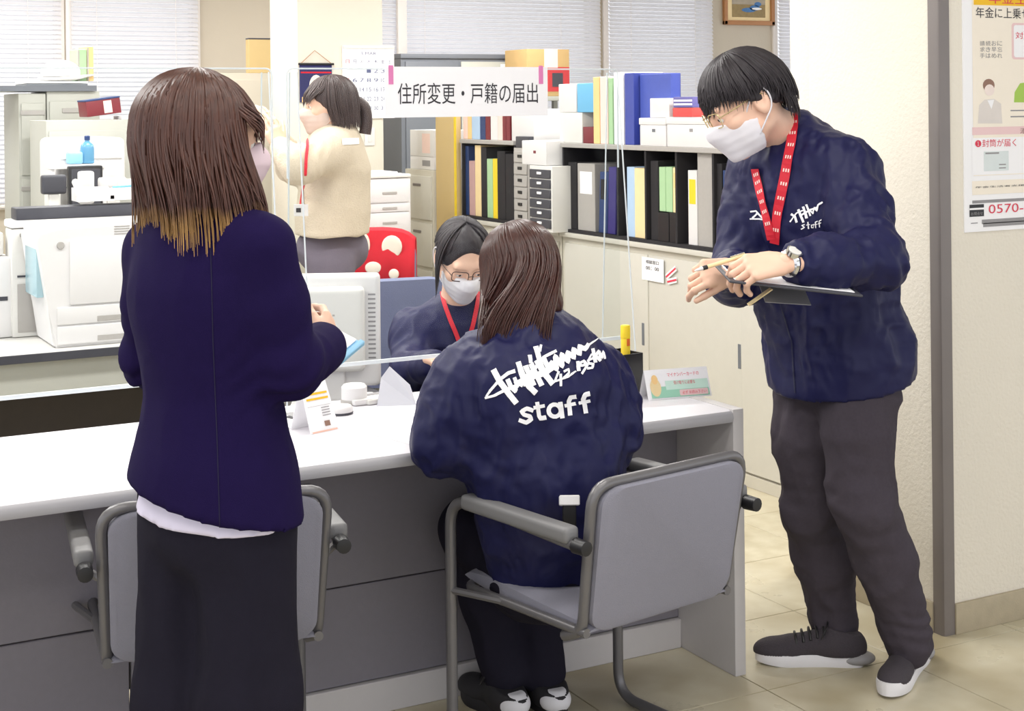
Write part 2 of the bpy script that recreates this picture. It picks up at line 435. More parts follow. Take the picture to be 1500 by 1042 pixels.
def folds(V, F, amp=.006, freq=(14, 14, 6), seed=1, ridge=True, keep=None, hem=None):
    """cloth folds: stretched ridged noise pushed along the normals"""
    N = normals(V, F); w = V+.03*np.stack([vnoise(V*9, seed+i) for i in (11, 12, 13)], 1)
    n1 = vnoise(w*np.array(freq), seed); n2 = vnoise(w*np.array(freq)*2.1, seed+5)
    d = (1-2*np.abs(n1))*.7+.3*(1-2*np.abs(n2)) if ridge else n1*.7+.3*n2
    d = amp*(d-.3)
    if hem is not None:      # folds die out towards a stitched hem
        n_ = A3(hem[1]); n_ /= np.linalg.norm(n_); d = d*np.clip(-((V-A3(hem[0]))@n_)/.09, .12, 1)
    return V+N*d[:, None]
def creases(V, F, c, axis, amp=.006, wl=.035, rad=.09, seed=3):
    """bunched folds round a joint, running across the limb axis"""
    N = normals(V, F); q = V-A3(c); a = A3(axis)/np.linalg.norm(A3(axis)); r = np.linalg.norm(q, axis=1)
    ph = (q@a)/wl*2*math.pi+5*vnoise(V*9, seed); w = np.exp(-(r/rad)**2)*(.35+.65*np.clip(.5+vnoise(V*7, seed+9), 0, 1))
    return V+N*(amp*np.sin(ph)*w)[:, None]
def surf(name, VF, m, parent): return link(name, np_mesh(name, VF[0], VF[1], m), parent)
def join(parts):
    off = 0; Vs = []; Fs = []
    for V, F in parts: Vs.append(V); Fs.append(F+off); off += len(V)
    return np.concatenate(Vs), np.concatenate(Fs)

def ribbons(paths, rad, seg=4):
    """many tapered locks at once: paths (n,m,3), rad (n,m)"""
    P = np.asarray(paths, float); n, m, _ = P.shape; T = np.gradient(P, axis=1); T /= np.maximum(np.linalg.norm(T, axis=2), 1e-9)[..., None]
    ref = np.zeros_like(T); ref[..., 0] = .31; ref[..., 1] = .87; ref[..., 2] = .22
    a = np.cross(T, ref); a /= np.maximum(np.linalg.norm(a, axis=2), 1e-9)[..., None]; b = np.cross(T, a)
    an = 2*np.pi*np.arange(seg)/seg
    V = P[:, :, None, :]+rad[:, :, None, None]*(a[:, :, None, :]*np.cos(an)[None, None, :, None]+b[:, :, None, :]*np.sin(an)[None, None, :, None])
    I = np.arange(n*m*seg).reshape(n, m, seg); J = np.roll(I, -1, axis=2)
    F = np.stack([I[:, :-1], J[:, :-1], J[:, 1:], I[:, 1:]], -1).reshape(-1, 4)
    return V.reshape(-1, 3), F

# ------------------------------------------------------------------ people
def frame(fwd, up=(0, 0, 1)):
    y = Vector(fwd).normalized(); x = y.cross(Vector(up)).normalized(); z = x.cross(y); return x, y, z      # right, forward, up
def head_sdf(S, c, R, sc=1.):
    x, y, z = R; c = Vector(c)
    def L(a, b, d): return c+(x*a+y*b+z*d)*sc
    RR = (x, y, z)
    S.ell(L(0, -.014, .03), (.077*sc, .097*sc, .088*sc), RR, .01)
    S.ell(L(0, .028, -.03), (.063*sc, .062*sc, .086*sc), RR, .03)
    for e in (-1, 1):
        S.cone(L(.046*e, .0, -.062), L(.008*e, .066, -.1), .021*sc, .018*sc, .025)
        S.ell(L(.042*e, .06, -.022), (.022*sc, .022*sc, .02*sc), RR, .02)
    S.cone(L(-.038, .08, .026), L(.038, .08, .026), .013*sc, .013*sc, .016)
    for e in (-1, 1): S.ell(L(.031*e, .1, .004), (.016*sc, .017*sc, .011*sc), RR, .01, True)
    for e in (-1, 1): S.ell(L(.031*e, .08, .004), (.0145*sc, .0125*sc, .0125*sc), RR, .004)
    for e in (-1, 1): S.ell(L(.031*e, .082, .0085), (.016*sc, .0128*sc, .0088*sc), RR, .003)      # lowered upper lids
    S.cone(L(0, .088, .012), L(0, .107, -.028), .008*sc, .012*sc, .01)
    for e in (-1, 1): S.ell(L(.012*e, .096, -.032), (.008*sc, .01*sc, .008*sc), RR, .008)
    S.cone(L(-.02, .087, -.058), L(.02, .087, -.058), .007*sc, .007*sc, .008); S.cone(L(-.015, .087, -.068), L(.015, .087, -.068), .008*sc, .008*sc, .008)
    S.cone(L(-.024, .1, -.063), L(.024, .1, -.063), .002, .002, .006, None, True)
    for e in (-1, 1):
        S.ell(L(.078*e, -.014, -.004), (.011*sc, .022*sc, .034*sc), RR, .008)
        S.ell(L(.088*e, -.01, .002), (.007*sc, .012*sc, .02*sc), RR, .006, True)
    return L
def hand(wr, fdir, pn, side, curls=(.5, .5, .5, .5), spread=.05, thumb=(.7, .6, .35), sc=1., h=.0028, grip=None):
    """one hand: palm, four unequal bent fingers and a thumb from the side of the palm.
    fdir fingers' direction, pn the way the palm faces, side +1 when the thumb is on fdir x pn"""
    f = Vector(fdir).normalized(); n = Vector(pn); n = (n-f*n.dot(f)).normalized(); s = f.cross(n)*side; S = Sdf(); w = Vector(wr)
    def L(a, b, c): return w+(s*a+f*b+n*c)*sc
    S.cone(L(0, -.025, 0), L(0, .012, 0), .026*sc, .025*sc, .02, (n, .75))
    for i, a in enumerate((.03, .011, -.009, -.028)):
        S.cone(L(a*.62, .015, .0), L(a, .082-(.002, 0, .003, .011)[i], .0), .016*sc, .0125*sc, .012, (n, .8))
    S.cone(L(.022, .02, .008), L(.034, .045, .01), .016*sc, .012*sc, .012)
    ln = (.071, .079, .073, .057)
    for i, a in enumerate((.03, .011, -.009, -.028)):
        p = L(a, .082-(.002, 0, .003, .011)[i], 0); d = (f+s*(spread*(1.5-i))).normalized(); ang = 0; sg = (.46, .30, .24); r = (.0098, .0088, .0082, .0072)
        ax = d.cross(n).normalized()
        for q in range(3):
            ang += curls[i]*(1., 1.15, .7)[q]; dd = (d*math.cos(ang)+n*math.sin(ang)).normalized(); e = p+dd*(ln[i]*sg[q]*1.25*sc)
            S.cone(p, e, r[q]*(.9 if i == 3 else 1)*sc, r[q+1]*(.9 if i == 3 else 1)*sc, .003); p = e
    p = L(.03, .03, .006); a0, a1, a2 = thumb
    d = (f*math.cos(a0)+s*math.sin(a0)+n*.35).normalized(); e = p+d*.036*sc; S.cone(p, e, .0135*sc, .0105*sc, .008); p = e
    d = (d+f*a1*.7+n*a2).normalized(); e = p+d*.03*sc; S.cone(p, e, .0102*sc, .0092*sc, .003); p = e
    d = (d+f*a1*.4+n*a2).normalized(); e = p+d*.024*sc; S.cone(p, e, .0092*sc, .0075*sc, .003)
    return S.mesh(h)
def face_mask(parent, c, R, m, sc=1., loops=True, low=-.112, high=.0):
    x, y, z = R; c = Vector(c)
    def L(a, b, d): return c+(x*a+y*b+z*d)*sc
    S = Sdf(); S.ell(L(0, .03, -.045), (.0685*sc, .072*sc, .085*sc), R, .01)
    S.cone(L(0, .088, .0), L(0, .107, -.03), .017*sc, .021*sc, .03); S.cone(L(0, .09, -.04), L(0, .074, -.1), .03*sc, .028*sc, .03)
    S.cut(L(0, .02, low), -z); S.cut(L(0, .1, high), (z*1.0-y*.28)); S.cut(L(0, .006, 0), (-y*1.0-z*.06))
    V, F = S.mesh(.004)
    N = normals(V, F); q = (V-A3(c))@A3(z)/sc; V = V+N*(.0004*np.sin(q*2*math.pi/.022))[:, None]      # pleats
    o = surf('face_mask', (V, F), m, parent)
    if loops:
        bm = bmesh.new()
        for e in (-1, 1):
            tube(bm, smooth_path([L(.066*e, .03, -.012), L(.079*e, .012, .012), L(.084*e, -.022, .03), L(.088*e, -.036, .008), L(.084*e, -.03, -.025), L(.078*e, .0, -.052), L(.064*e, .024, -.075)], 4), .0022*sc, 5)
        finish(bm, 'ear_loop', m, o, True)
    return o
def eyes(parent, c, R, sc=1.):
    x, y, z = R; c = Vector(c)
    for e in (-1, 1):
        p = c+(x*.031*e+y*.0805+z*.002)*sc
        o = link('eye', np_mesh('eye', *ball(p, .0128*sc), M['eye']), parent)
        link('iris', np_mesh('iris', *ball(p+y*.0075*sc-z*.002, .0062*sc), M['iris']), o)
def ball(c, r, n=10, sq=(1, 1, 1)):
    V = []; 
    for i in range(n+1):
        t = math.pi*i/n
        for j in range(2*n): p = math.pi*j/n; V.append((c[0]+r*sq[0]*math.sin(t)*math.cos(p), c[1]+r*sq[1]*math.sin(t)*math.sin(p), c[2]+r*sq[2]*math.cos(t)))
    F = [(i*2*n+j, (i+1)*2*n+j, (i+1)*2*n+(j+1) % (2*n), i*2*n+(j+1) % (2*n)) for i in range(n) for j in range(2*n)]
    return np.array(V), np.array(F)
def bvh_of(V, F): return BVHTree.FromPolygons([tuple(v) for v in V.tolist()], [tuple(f) for f in F.tolist()])
def cast(tree, px, py, lift=.002):
    d = ray(px, py).normalized(); h = tree.ray_cast(CAM, d)
    return None if h[0] is None else h[0]+(h[1] if h[1].dot(d) < 0 else -h[1])*lift
def strokes_on(tree, strokes, m, name, parent, lift=.002, step=2.):
    """lettering laid on a garment: strokes = [(points in px, width in px or (w0, w1))]"""
    bm = bmesh.new()
    for pts, wd in strokes:
        P = [Vector((p[0], p[1])) for p in pts]; Q = [P[0]]
        for a, b in zip(P, P[1:]):
            n = max(1, int((b-a).length/step))
            for i in range(1, n+1): Q.append(a.lerp(b, i/n))
        rows = []; k = 3 if (max(wd) if isinstance(wd, tuple) else wd) > 3 else 1
        for i, q in enumerate(Q):
            t = (Q[min(i+1, len(Q)-1)]-Q[max(i-1, 0)]); t = t.normalized() if t.length else Vector((1, 0)); nrm = Vector((-t.y, t.x))
            w = (wd[0]+(wd[1]-wd[0])*i/max(1, len(Q)-1)) if isinstance(wd, tuple) else wd
            e = t*(-.35*w if i == 0 else (.35*w if i == len(Q)-1 else 0)); row = []
            for j in range(k+1):
                o = q+e+nrm*w*(j/k-.5); h = cast(tree, o.x, o.y, lift); row.append(bm.verts.new(h) if h is not None else None)
            rows.append(row)
        for A, B in zip(rows, rows[1:]):
            for j in range(len(A)-1):
                c4 = (A[j], A[j+1], B[j+1], B[j])
                if all(v is not None for v in c4) and max((c4[0].co-c4[2].co).length, (c4[1].co-c4[3].co).length) < .06: bm.faces.new(c4)
    return finish(bm, name, m, parent)
def strap(pts, width, thick, m, name, parent, nrm):
    """flat woven ribbon along points, nrm = list of outward directions"""
    bm = bmesh.new(); P = [Vector(p) for p in pts]; rows = []
    for i, p in enumerate(P):
        t = (P[min(i+1, len(P)-1)]-P[max(i-1, 0)]).normalized(); n = Vector(nrm[i]); n = (n-t*n.dot(t)).normalized(); s = t.cross(n)
        rows.append([bm.verts.new(p+s*a*width/2+n*b*thick) for a, b in ((-1, 0), (1, 0), (1, 1), (-1, 1))])
    for A, B in zip(rows, rows[1:]):
        for k in range(4): bm.faces.new((A[k], A[(k+1) % 4], B[(k+1) % 4], B[k]))
    bm.faces.new(rows[0]); bm.faces.new(rows[-1][::-1])
    return finish(bm, name, m, parent)
def hair_mat(name, c1, c2, tip=None, z0=0., z1=1., rough=.38):
    m = bpy.data.materials.new(name); m.use_nodes = True; N = m.node_tree.nodes; L = m.node_tree.links; b = N['Principled BSDF']
    b.inputs['Roughness'].default_value = rough; b.inputs['Specular IOR Level'].default_value = .45
    tc = N.new('ShaderNodeTexCoord'); mp = N.new('ShaderNodeMapping'); mp.inputs['Scale'].default_value = (90, 90, 5); L.new(tc.outputs['Object'], mp.inputs[0])
    ns = N.new('ShaderNodeTexNoise'); ns.inputs['Scale'].default_value = 1.5; ns.inputs['Detail'].default_value = 4; L.new(mp.outputs[0], ns.inputs['Vector'])
    mx = N.new('ShaderNodeMix'); mx.data_type = 'RGBA'; mx.inputs[6].default_value = (*c1, 1); mx.inputs[7].default_value = (*c2, 1); L.new(ns.outputs['Fac'], mx.inputs[0]); out = mx.outputs[2]
    if tip:      # dyed lighter tips
        gm = N.new('ShaderNodeNewGeometry'); sp = N.new('ShaderNodeSeparateXYZ'); L.new(gm.outputs['Position'], sp.inputs[0])
        n2 = N.new('ShaderNodeTexNoise'); n2.inputs['Scale'].default_value = 30; L.new(tc.outputs['Object'], n2.inputs['Vector'])
        ad = N.new('ShaderNodeMath'); ad.operation = 'MULTIPLY_ADD'; ad.inputs[1].default_value = .05; L.new(n2.outputs['Fac'], ad.inputs[0]); L.new(sp.outputs['Z'], ad.inputs[2])
        mr = N.new('ShaderNodeMapRange'); mr.inputs['From Min'].default_value = z1+.025; mr.inputs['From Max'].default_value = z0+.025; L.new(ad.outputs[0], mr.inputs[0])
        m2 = N.new('ShaderNodeMix'); m2.data_type = 'RGBA'; m2.inputs[7].default_value = (*tip, 1); L.new(mr.outputs[0], m2.inputs[0]); L.new(out, m2.inputs[6]); out = m2.outputs[2]
    L.new(out, b.inputs['Base Color']); return m
def finalize():
    """put every top-level thing's origin at its own base"""
    bpy.context.view_layer.update()
    for o in list(COL.objects):
        if o.parent or o.type not in ('EMPTY', 'MESH') or o.location.length > 1e-6: continue
        pts = []
        def rec(q):
            if q.type == 'MESH': pts.extend(q.matrix_world @ Vector(c) for c in q.bound_box)
            for ch in q.children: rec(ch)
        rec(o)
        if not pts: continue
        lo = [min(p[i] for p in pts) for i in range(3)]; hi = [max(p[i] for p in pts) for i in range(3)]
        b = Vector(((lo[0]+hi[0])/2, (lo[1]+hi[1])/2, lo[2]))
        if o.type == 'MESH':
            if o.data.users > 1: continue
            o.data.transform(Matrix.Translation(-b))
        o.location = b
        for ch in o.children: ch.location = ch.location-b

# ------------------------------------------------------------------ the setting
VB = 6.2                                            # back wall
CEIL = 2.75
fl = box('floor', (-6, 6, -5, VB+.2, -.12, -.004), mat('floor_grout', srgb(150,140,118), .7, var=.1, scale=3), None, 0)
tag(fl, kind='structure')
def tile_mat():
    if 'vinyl_floor_tile' in MATS: return MATS['vinyl_floor_tile']
    m = bpy.data.materials.new('vinyl_floor_tile'); MATS['vinyl_floor_tile'] = m; m.use_nodes = True; N = m.node_tree.nodes; L = m.node_tree.links; b = N['Principled BSDF']
    g = N.new('ShaderNodeNewGeometry'); oi = N.new('ShaderNodeObjectInfo')
    def mixc(fac, a, c):
        x = N.new('ShaderNodeMix'); x.data_type = 'RGBA'
        for k, v in ((0, fac), (6, a), (7, c)):
            if isinstance(v, tuple): x.inputs[k].default_value = (*v, 1)
            else: L.new(v, x.inputs[k])
        return x.outputs[2]
    def noise(sc, lo, hi, det=5):
        n = N.new('ShaderNodeTexNoise'); n.inputs['Scale'].default_value = sc; n.inputs['Detail'].default_value = det; n.inputs['Roughness'].default_value = .5; L.new(g.outputs['Position'], n.inputs['Vector'])
        r = N.new('ShaderNodeMapRange'); r.inputs['From Min'].default_value = lo; r.inputs['From Max'].default_value = hi; L.new(n.outputs['Fac'], r.inputs[0]); return r.outputs[0]
    c = mixc(oi.outputs['Random'], srgb(186,177,150), srgb(200,191,166))
    c = mixc(noise(14, .35, .75), c, srgb(206,199,176)); c = mixc(noise(2.6, .46, .8, 2.5), c, srgb(150,134,98))      # wear and brownish dirt
    L.new(c, b.inputs['Base Color']); rr = N.new('ShaderNodeMapRange'); rr.inputs['To Min'].default_value = .22; rr.inputs['To Max'].default_value = .5; L.new(noise(5, .3, .7), rr.inputs[0]); L.new(rr.outputs[0], b.inputs['Roughness'])
    return m
TS = .4545; bm = bmesh.new(); bbox(bm, -TS/2+.0012, TS/2-.0012, -TS/2+.0012, TS/2-.0012, -.004, 0, .0012, 1)
me = bpy.data.meshes.new('floor_tile'); bm.to_mesh(me); bm.free(); me.materials.append(tile_mat())
for i in range(-8, 6):
    for j in range(-5, 7):
        o = link('floor_tile', me, fl); o.location = (.21+i*TS, .11+j*TS, 0)
box('floor_sheet', (-3.65, 2.7, 2.96+.12, VB, -.004, 0), tile_mat(), fl, 0)
cl = box('ceiling', (-6, 6, -5, VB+.2, CEIL, CEIL+.1), M['ceil'], None, 0); tag(cl, kind='structure')

# pillar beside the counter, with steel corner guard and stone skirting
PX, PY = .675, -.05
wr = box('wall_right', (PX, 4.2, PY, .53, 0, CEIL), M['wall'], None, .004); tag(wr, kind='structure')
box('pilaster', (PX+.012, 1.15, .53, .64, 0, CEIL), M['wall'], wr, .006)
bm = bmesh.new(); prism(bm, [(PX-.006, PY+.036), (PX-.006, PY+.002), (PX-.003, PY-.005), (PX+.002, PY-.007), (PX+.036, PY-.007), (PX+.036, PY+.002), (PX+.004, PY+.002), (PX+.002, PY+.004), (PX+.002, PY+.036)], 0, CEIL, 'xy')
t = finish(bm, 'trim_1', M['steel'], None, True); tag(t, kind='structure')
sk = box('baseboard_right', (PX+.036, 4.2, PY-.012, PY, 0, .088), M['skirt'], None, .003); tag(sk, kind='structure')
sk2 = box('baseboard_pillar', (PX-.012, PX, PY+.036, .53, 0, .088), M['skirt'], None, .003); tag(sk2, kind='structure')

# back wall with window openings
def ub(px): return onY(px, 60, VB).x
WZ0, WZ1 = .95, 2.4
wins = [(ub(-190), ub(91), WZ0), (ub(98), ub(290), WZ0), (ub(545), ub(876), WZ0), (ub(884), ub(1040), WZ0), (ub(1132), ub(1300), 1.70)]
bm = bmesh.new(); xs = -6
bbox(bm, -6, 6, VB, VB+.2, 0, WZ0); bbox(bm, -6, 6, VB, VB+.2, WZ1, CEIL)
for a, b, z0 in wins:
    bbox(bm, xs, a, VB, VB+.2, WZ0, WZ1)
    if z0 > WZ0: bbox(bm, a, b, VB, VB+.2, WZ0, z0)
    xs = b
bbox(bm, xs, 6, VB, VB+.2, WZ0, WZ1)
wb = finish(bm, 'wall_back', M['wallback']); tag(wb, kind='structure')
glass = mat('window_glass', srgb(235,242,248), .05, var=.01, alpha=.25)
bl_lab = ['grey-shaded venetian blind at the far left of the back wall', 'white venetian blind over the window behind the brown-haired standing woman', 'wide pale grey venetian blind behind the hanging counter sign', 'bright white venetian blind behind the blue binders', 'narrow venetian blind strip beside the framed picture']
for n, (a, b, z0) in enumerate(wins):
    w = tag(bpy.data.objects.new('window_%d' % (n+1), None), kind='structure'); COL.objects.link(w)
    bm = bmesh.new()
    for q in ((a-.01, a+.035, z0, WZ1), (b-.035, b+.01, z0, WZ1), (a, b, z0-.01, z0+.03), (a, b, WZ1-.03, WZ1+.01)):
        bbox(bm, q[0], q[1], VB-.02, VB+.1, q[2], q[3], .004)
    finish(bm, 'window_frame', M['frame'], w, True)
    box('pane', (a+.03, b-.03, VB+.06, VB+.066, z0+.03, WZ1-.03), glass, w, 0)
    bl = thing('venetian_blind', bl_lab[n], 'blind', group='venetian blinds on the back wall')
    box('headrail', (a+.01, b-.01, VB-.075, VB-.035, WZ1-.04, WZ1), M['frame'], bl, .004)
    bm = bmesh.new(); wd = .036; ang = math.radians(50)
    prof = [(-.5, 0), (-.25, .045), (.0, .06), (.25, .045), (.5, 0)]; rows = []
    for px, pz in prof:
        y, z = px*wd, pz*wd; yy, zz = y*math.cos(ang)-z*math.sin(ang), y*math.sin(ang)+z*math.cos(ang)
        rows.append([bm.verts.new((x, yy, zz)) for x in (a+.015, b-.015)])
    for A, B in zip(rows, rows[1:]): bm.faces.new((A[0], A[1], B[1], B[0]))
    me = bpy.data.meshes.new('slat'); bm.to_mesh(me); bm.free(); me.materials.append(M['blind'])
    for p in me.polygons: p.use_smooth = True
    z = WZ1-.06
    while z > z0+.03:
        o = link('slat', me, bl); o.location = (0, VB-.055, z); z -= .029
    box('bottom_rail', (a+.015, b-.015, VB-.07, VB-.04, z0+.005, z0+.022), M['frame'], bl, .004)
    for q in (.2, .8): tubes('cord', [[(a+(b-a)*q, VB-.08, z0+.02), (a+(b-a)*q, VB-.08, WZ1-.03)]], .0016, M['frame'], bl, 5)
tp = box('trim_2', (ub(573), ub(586), VB-.12, VB-.085, .9, CEIL), M['frame'], None, .003); tag(tp, kind='structure')

# free-standing column with a white guard on its left side
CY = 4.3; cu0, cu1 = onY(437, 200, CY).x, onY(562, 200, CY).x; cyb = onX(397, 200, cu0).y
co = box('wall_column', (cu0, cu1, CY, cyb, 0, CEIL), M['column'], None, .006); tag(co, kind='structure')
sw = thing('light_switch', 'small white switch plate on the cream column right of the wall calendar', 'switch')
c = onY(541, 200, CY); box('plate', (c.x-.03, c.x+.03, CY-.008, CY, c.z-.05, c.z+.05), M['whitepl'], sw, .003); box('rocker', (c.x-.012, c.x+.012, CY-.012, CY-.008, c.z-.03, c.z+.03), M['offwhite'], sw, .002)

# ceiling fixtures (out of frame above): two-tube fluorescent troughs
def ceiling_light(x, y, w, where):
    t = thing('ceiling_light', 'long fluorescent ceiling light %s' % where, 'light', group='fluorescent ceiling lights')
    bm = bmesh.new(); prism(bm, [(x-.62, CEIL), (x+.62, CEIL), (x+.60, CEIL-.07), (x-.60, CEIL-.07)], y-.14, y+.14); finish(bm, 'housing', M['whitepl'], t)
    em = mat('fluorescent_tube_%d' % int(w), (1., .985, .95), .5, var=0., emit=2.5)
    for e in (-.07, .07): tubes('lamp_tube', [[(x-.59, y+e, CEIL-.09), (x+.59, y+e, CEIL-.09)]], .015, em, t, 10)
    ld = bpy.data.lights.new('fluorescent', 'AREA'); ld.shape = 'RECTANGLE'; ld.size = 1.18; ld.size_y = .26; ld.energy = w; ld.color = (1., .98, .95)
    lo = bpy.data.objects.new('fluorescent', ld); COL.objects.link(lo); lo.location = (x, y, CEIL-.115); lo.parent = t
for y, w, s in ((-2.2, LAMP_W_LOBBY, 'over the lobby'), (-.9, LAMP_W_LOBBY, 'over the visitors'), (1.1, LAMP_W_OFFICE, 'over the counter staff'), (2.9, LAMP_W_OFFICE, 'over the desks'), (4.7, LAMP_W_OFFICE, 'near the windows')):
    for x, q in ((-2.6, 'at the left'), (-.7, 'in the middle'), (1.6, 'at the right')): 
        if y < 1 and x > 1.5: continue
        ceiling_light(x, y, w, s+' '+q)

# ------------------------------------------------------------------ reception counter
CT = thing('reception_counter', 'long low white-topped reception counter with grey front panels', 'counter')
bm = bmesh.new(); prism(bm, [(0.0, .70), (.006, .715), (.016, .72), (.68, .72), (.68, .69), (.016, .69), (.004, .694)], -3.2, -.036, 'yz'); finish(bm, 'worktop', M['white'], CT, True)
bm = bmesh.new(); prism(bm, [(-.004, .688), (-.008, .70), (-.004, .712), (.004, .717), (.004, .688)], -3.2, -.036, 'yz'); finish(bm, 'edge_band', M['greyedge'], CT, True)
box('end_panel', (-.036, 0, -.004, .68, 0, .722), M['panelend'], CT, .004)
for a, b in ((-3.2, -1.6), (-1.595, -.036)):
    for z0, z1 in ((.085, .333), (.336, .69)): box('front_panel', (a, b, .262, .28, z0, z1), M['panel'], CT, .002, 1)
    box('kick_board', (a, b, .25, .28, 0, .082), M['panelend'], CT, .002, 1)
box('back_panel', (-3.2, -.036, .60, .615, .05, .69), M['panel'], CT, 0)

# acrylic screens standing on the counter
def screen(u0, u1, label, legs):
    t = thing('acrylic_screen', label, 'screen', group='acrylic screens on the counter')
    z0, z1, y = .835, 1.655, .60
    pts = rrect(u0, u1, z0, z1, .02); bm = bmesh.new(); prism(bm, pts, y-.0025, y+.0025, 'xz'); finish(bm, 'panel', M['acrylic'], t)
    tubes('top_edge', [fillet([(u0+.001, y, z1-.3), (u0+.001, y, z1), (u1-.001, y, z1), (u1-.001, y, z1-.3)], .02)], .0026, M['acrylic_edge'], t, 6)
    box('bottom_edge', (u0, u1, y-.003, y+.003, z0-.007, z0+.004), M['acrylic_edge'], t, .001, 1)
    for u in legs:
        bm = bmesh.new(); prism(bm, [(y-.125, .7205), (y+.075, .7205), (y+.028, z1-.01), (y-.03, z1-.01)], u-.003, u+.003, 'yz'); lg = finish(bm, 'leg', M['acrylic'], t)
        tubes('leg_edge', [[(u, y-.125, .7215), (u, y-.03, z1-.01)], [(u, y+.075, .7215), (u, y+.028, z1-.01)]], .0022, M['acrylic_edge'], lg, 6)
    return t
screen(-1.075, -.01, 'clear acrylic screen carrying the white paper sign, in front of the seated clerk', (-1.055, .0-.03))
screen(-2.35, -1.115, 'clear acrylic screen at the left end, behind the brown-haired standing woman', (-1.135,))

# the paper sign on the screen
S0, S1 = onY(565, 176, .59), onY(803, 96, .59); sg = thing('counter_sign', 'white paper sign with black Japanese lettering hung on the clear screen', 'sign')
sx0, sx1 = S0.x, S1.x; sz0, sz1 = 1.517, 1.661
box('sheet', (sx0, sx1, .5945, .5962, sz0, sz1), M['paper'], sg, 0)
P = Print((sx0, .5945, sz0), (1, 0, 0), (0, 0, 1)); w, h = sx1-sx0, sz1-sz0
P.text('住所変更・戸籍の届出', w*.505, h*.47, w*.86, h*.42, M['ink'], 0.); P.done('lettering', sg)
for a in (.012, w-.03): box('tape', (sx0+a, sx0+a+.014, .5925, .5945, sz1-.05, sz1+.004), mat('pink_tape', srgb(226,130,184), .5), sg, 0)

# ------------------------------------------------------------------ visitor chairs
def make_chair(label):
    t = thing('visitor_chair', label, 'chair', group='grey visitor chairs at the counter')
    # back: a leaning padded shell in a tube hoop; local +y is the sitter's front
    def B(x, s): return Vector((x, .045-.055*s-.012*math.sin(math.pi*s), .40+.33*s))
    hoop = fillet([B(-.215, -.08)+Vector((.0, .06, 0)), B(-.222, .0), B(-.237, 1.0), B(.237, 1.0), B(.222, .0), B(.215, -.08)+Vector((0, .06, 0))], .055, 6)
    tubes('back_frame', [hoop], .0125, M['tubegrey'], t, 10)
    nx, nz = 12, 12; bm = bmesh.new(); lay = []
    out = rrect(-.5, .5, -.5, .5, .13, 6)
    for off, inset in ((-.016, .0), (-.02, .012), (.012, .0), (.022, .016)):
        ring = []
        for x, s in out:
            ss = s+.5; xx = x*(.43-inset*2)*(1+.04*ss); sg_ = ss*(1-inset*2)+inset
            p = B(xx, sg_*.99-.01); p.y += off-.03*(1-(2*x)**2)*.35; ring.append(bm.verts.new(p))
        lay.append(ring)
    order = [lay[1], lay[0], lay[2], lay[3]]
    for A_, B_ in zip(order, order[1:]):
        for k in range(len(A_)): bm.faces.new((A_[k], A_[(k+1) % len(A_)], B_[(k+1) % len(A_)], B_[k]))
    bm.faces.new(order[0]); bm.faces.new(order[-1][::-1]); finish(bm, 'backrest', M['shell'], t, True)
    bm = bmesh.new(); sec = [(.03, .40, .41), (.06, .393, .425), (.2, .385, .432), (.4, .40, .44), (.47, .41, .435), (.49, .415, .425)]; rings = []
    for y, zb, zt in sec:
        hw = .215 if y < .4 else .205; rings.append([bm.verts.new(p) for p in ((-hw, y, zb), (-hw, y, zt-.008), (-hw+.03, y, zt), (0, y, zt-.006), (hw-.03, y, zt), (hw, y, zt-.008), (hw, y, zb))])
    for A_, B_ in zip(rings, rings[1:]):
        for k in range(7): bm.faces.new((A_[k], A_[(k+1) % 7], B_[(k+1) % 7], B_[k]))
    bm.faces.new(rings[0][::-1]); bm.faces.new(rings[-1]); finish(bm, 'seat', M['shell'], t, True)
    tubes('seat_frame', [fillet([(-.222, .03, .40), (-.226, .47, .40), (.226, .47, .40), (.222, .03, .40)], .05)], .011, M['tubegrey'], t, 10)
    for e in (-1, 1):
        tubes('leg', [fillet([(e*.268, .01, .605), (e*.268, .3, .618), (e*.268, .462, .618), (e*.268, .462, .013), (e*.268, -.02, .013), (0, -.06, .013)], .07, 8)], .0135, M['tubegrey'], t, 10)
        pad = box('armrest', (e*.268-.02, e*.268+.02, .02, .40, .606, .642), M['armpad'], t, .012, 3)
        lathe_obj('end_cap', [(.0, -.026), (.016, -.024), (.0175, .012), (.012, .016)], M['black'], pad, (e*.268, 0, .605), 14, 'y')
        tubes('bracket', [[(e*.222, .3, .4), (e*.268, .455, .4)]], .009, M['tubegrey'], t, 8); tubes('arm_bracket', [[(e*.235, .02, .58), (e*.268, .03, .603)]], .009, M['tubegrey'], t, 8)
    return t
ch = make_chair('grey visitor chair that the staff-jacket woman sits on'); ch.location = (-.57, -.48, 0); ch.rotation_euler.z = math.radians(10.6)
c2 = copy_tree(ch); c2['label'] = 'empty grey visitor chair behind the woman in the navy blazer'; c2.location = (-1.53, -.21, 0); c2.rotation_euler.z = math.radians(-8.7)

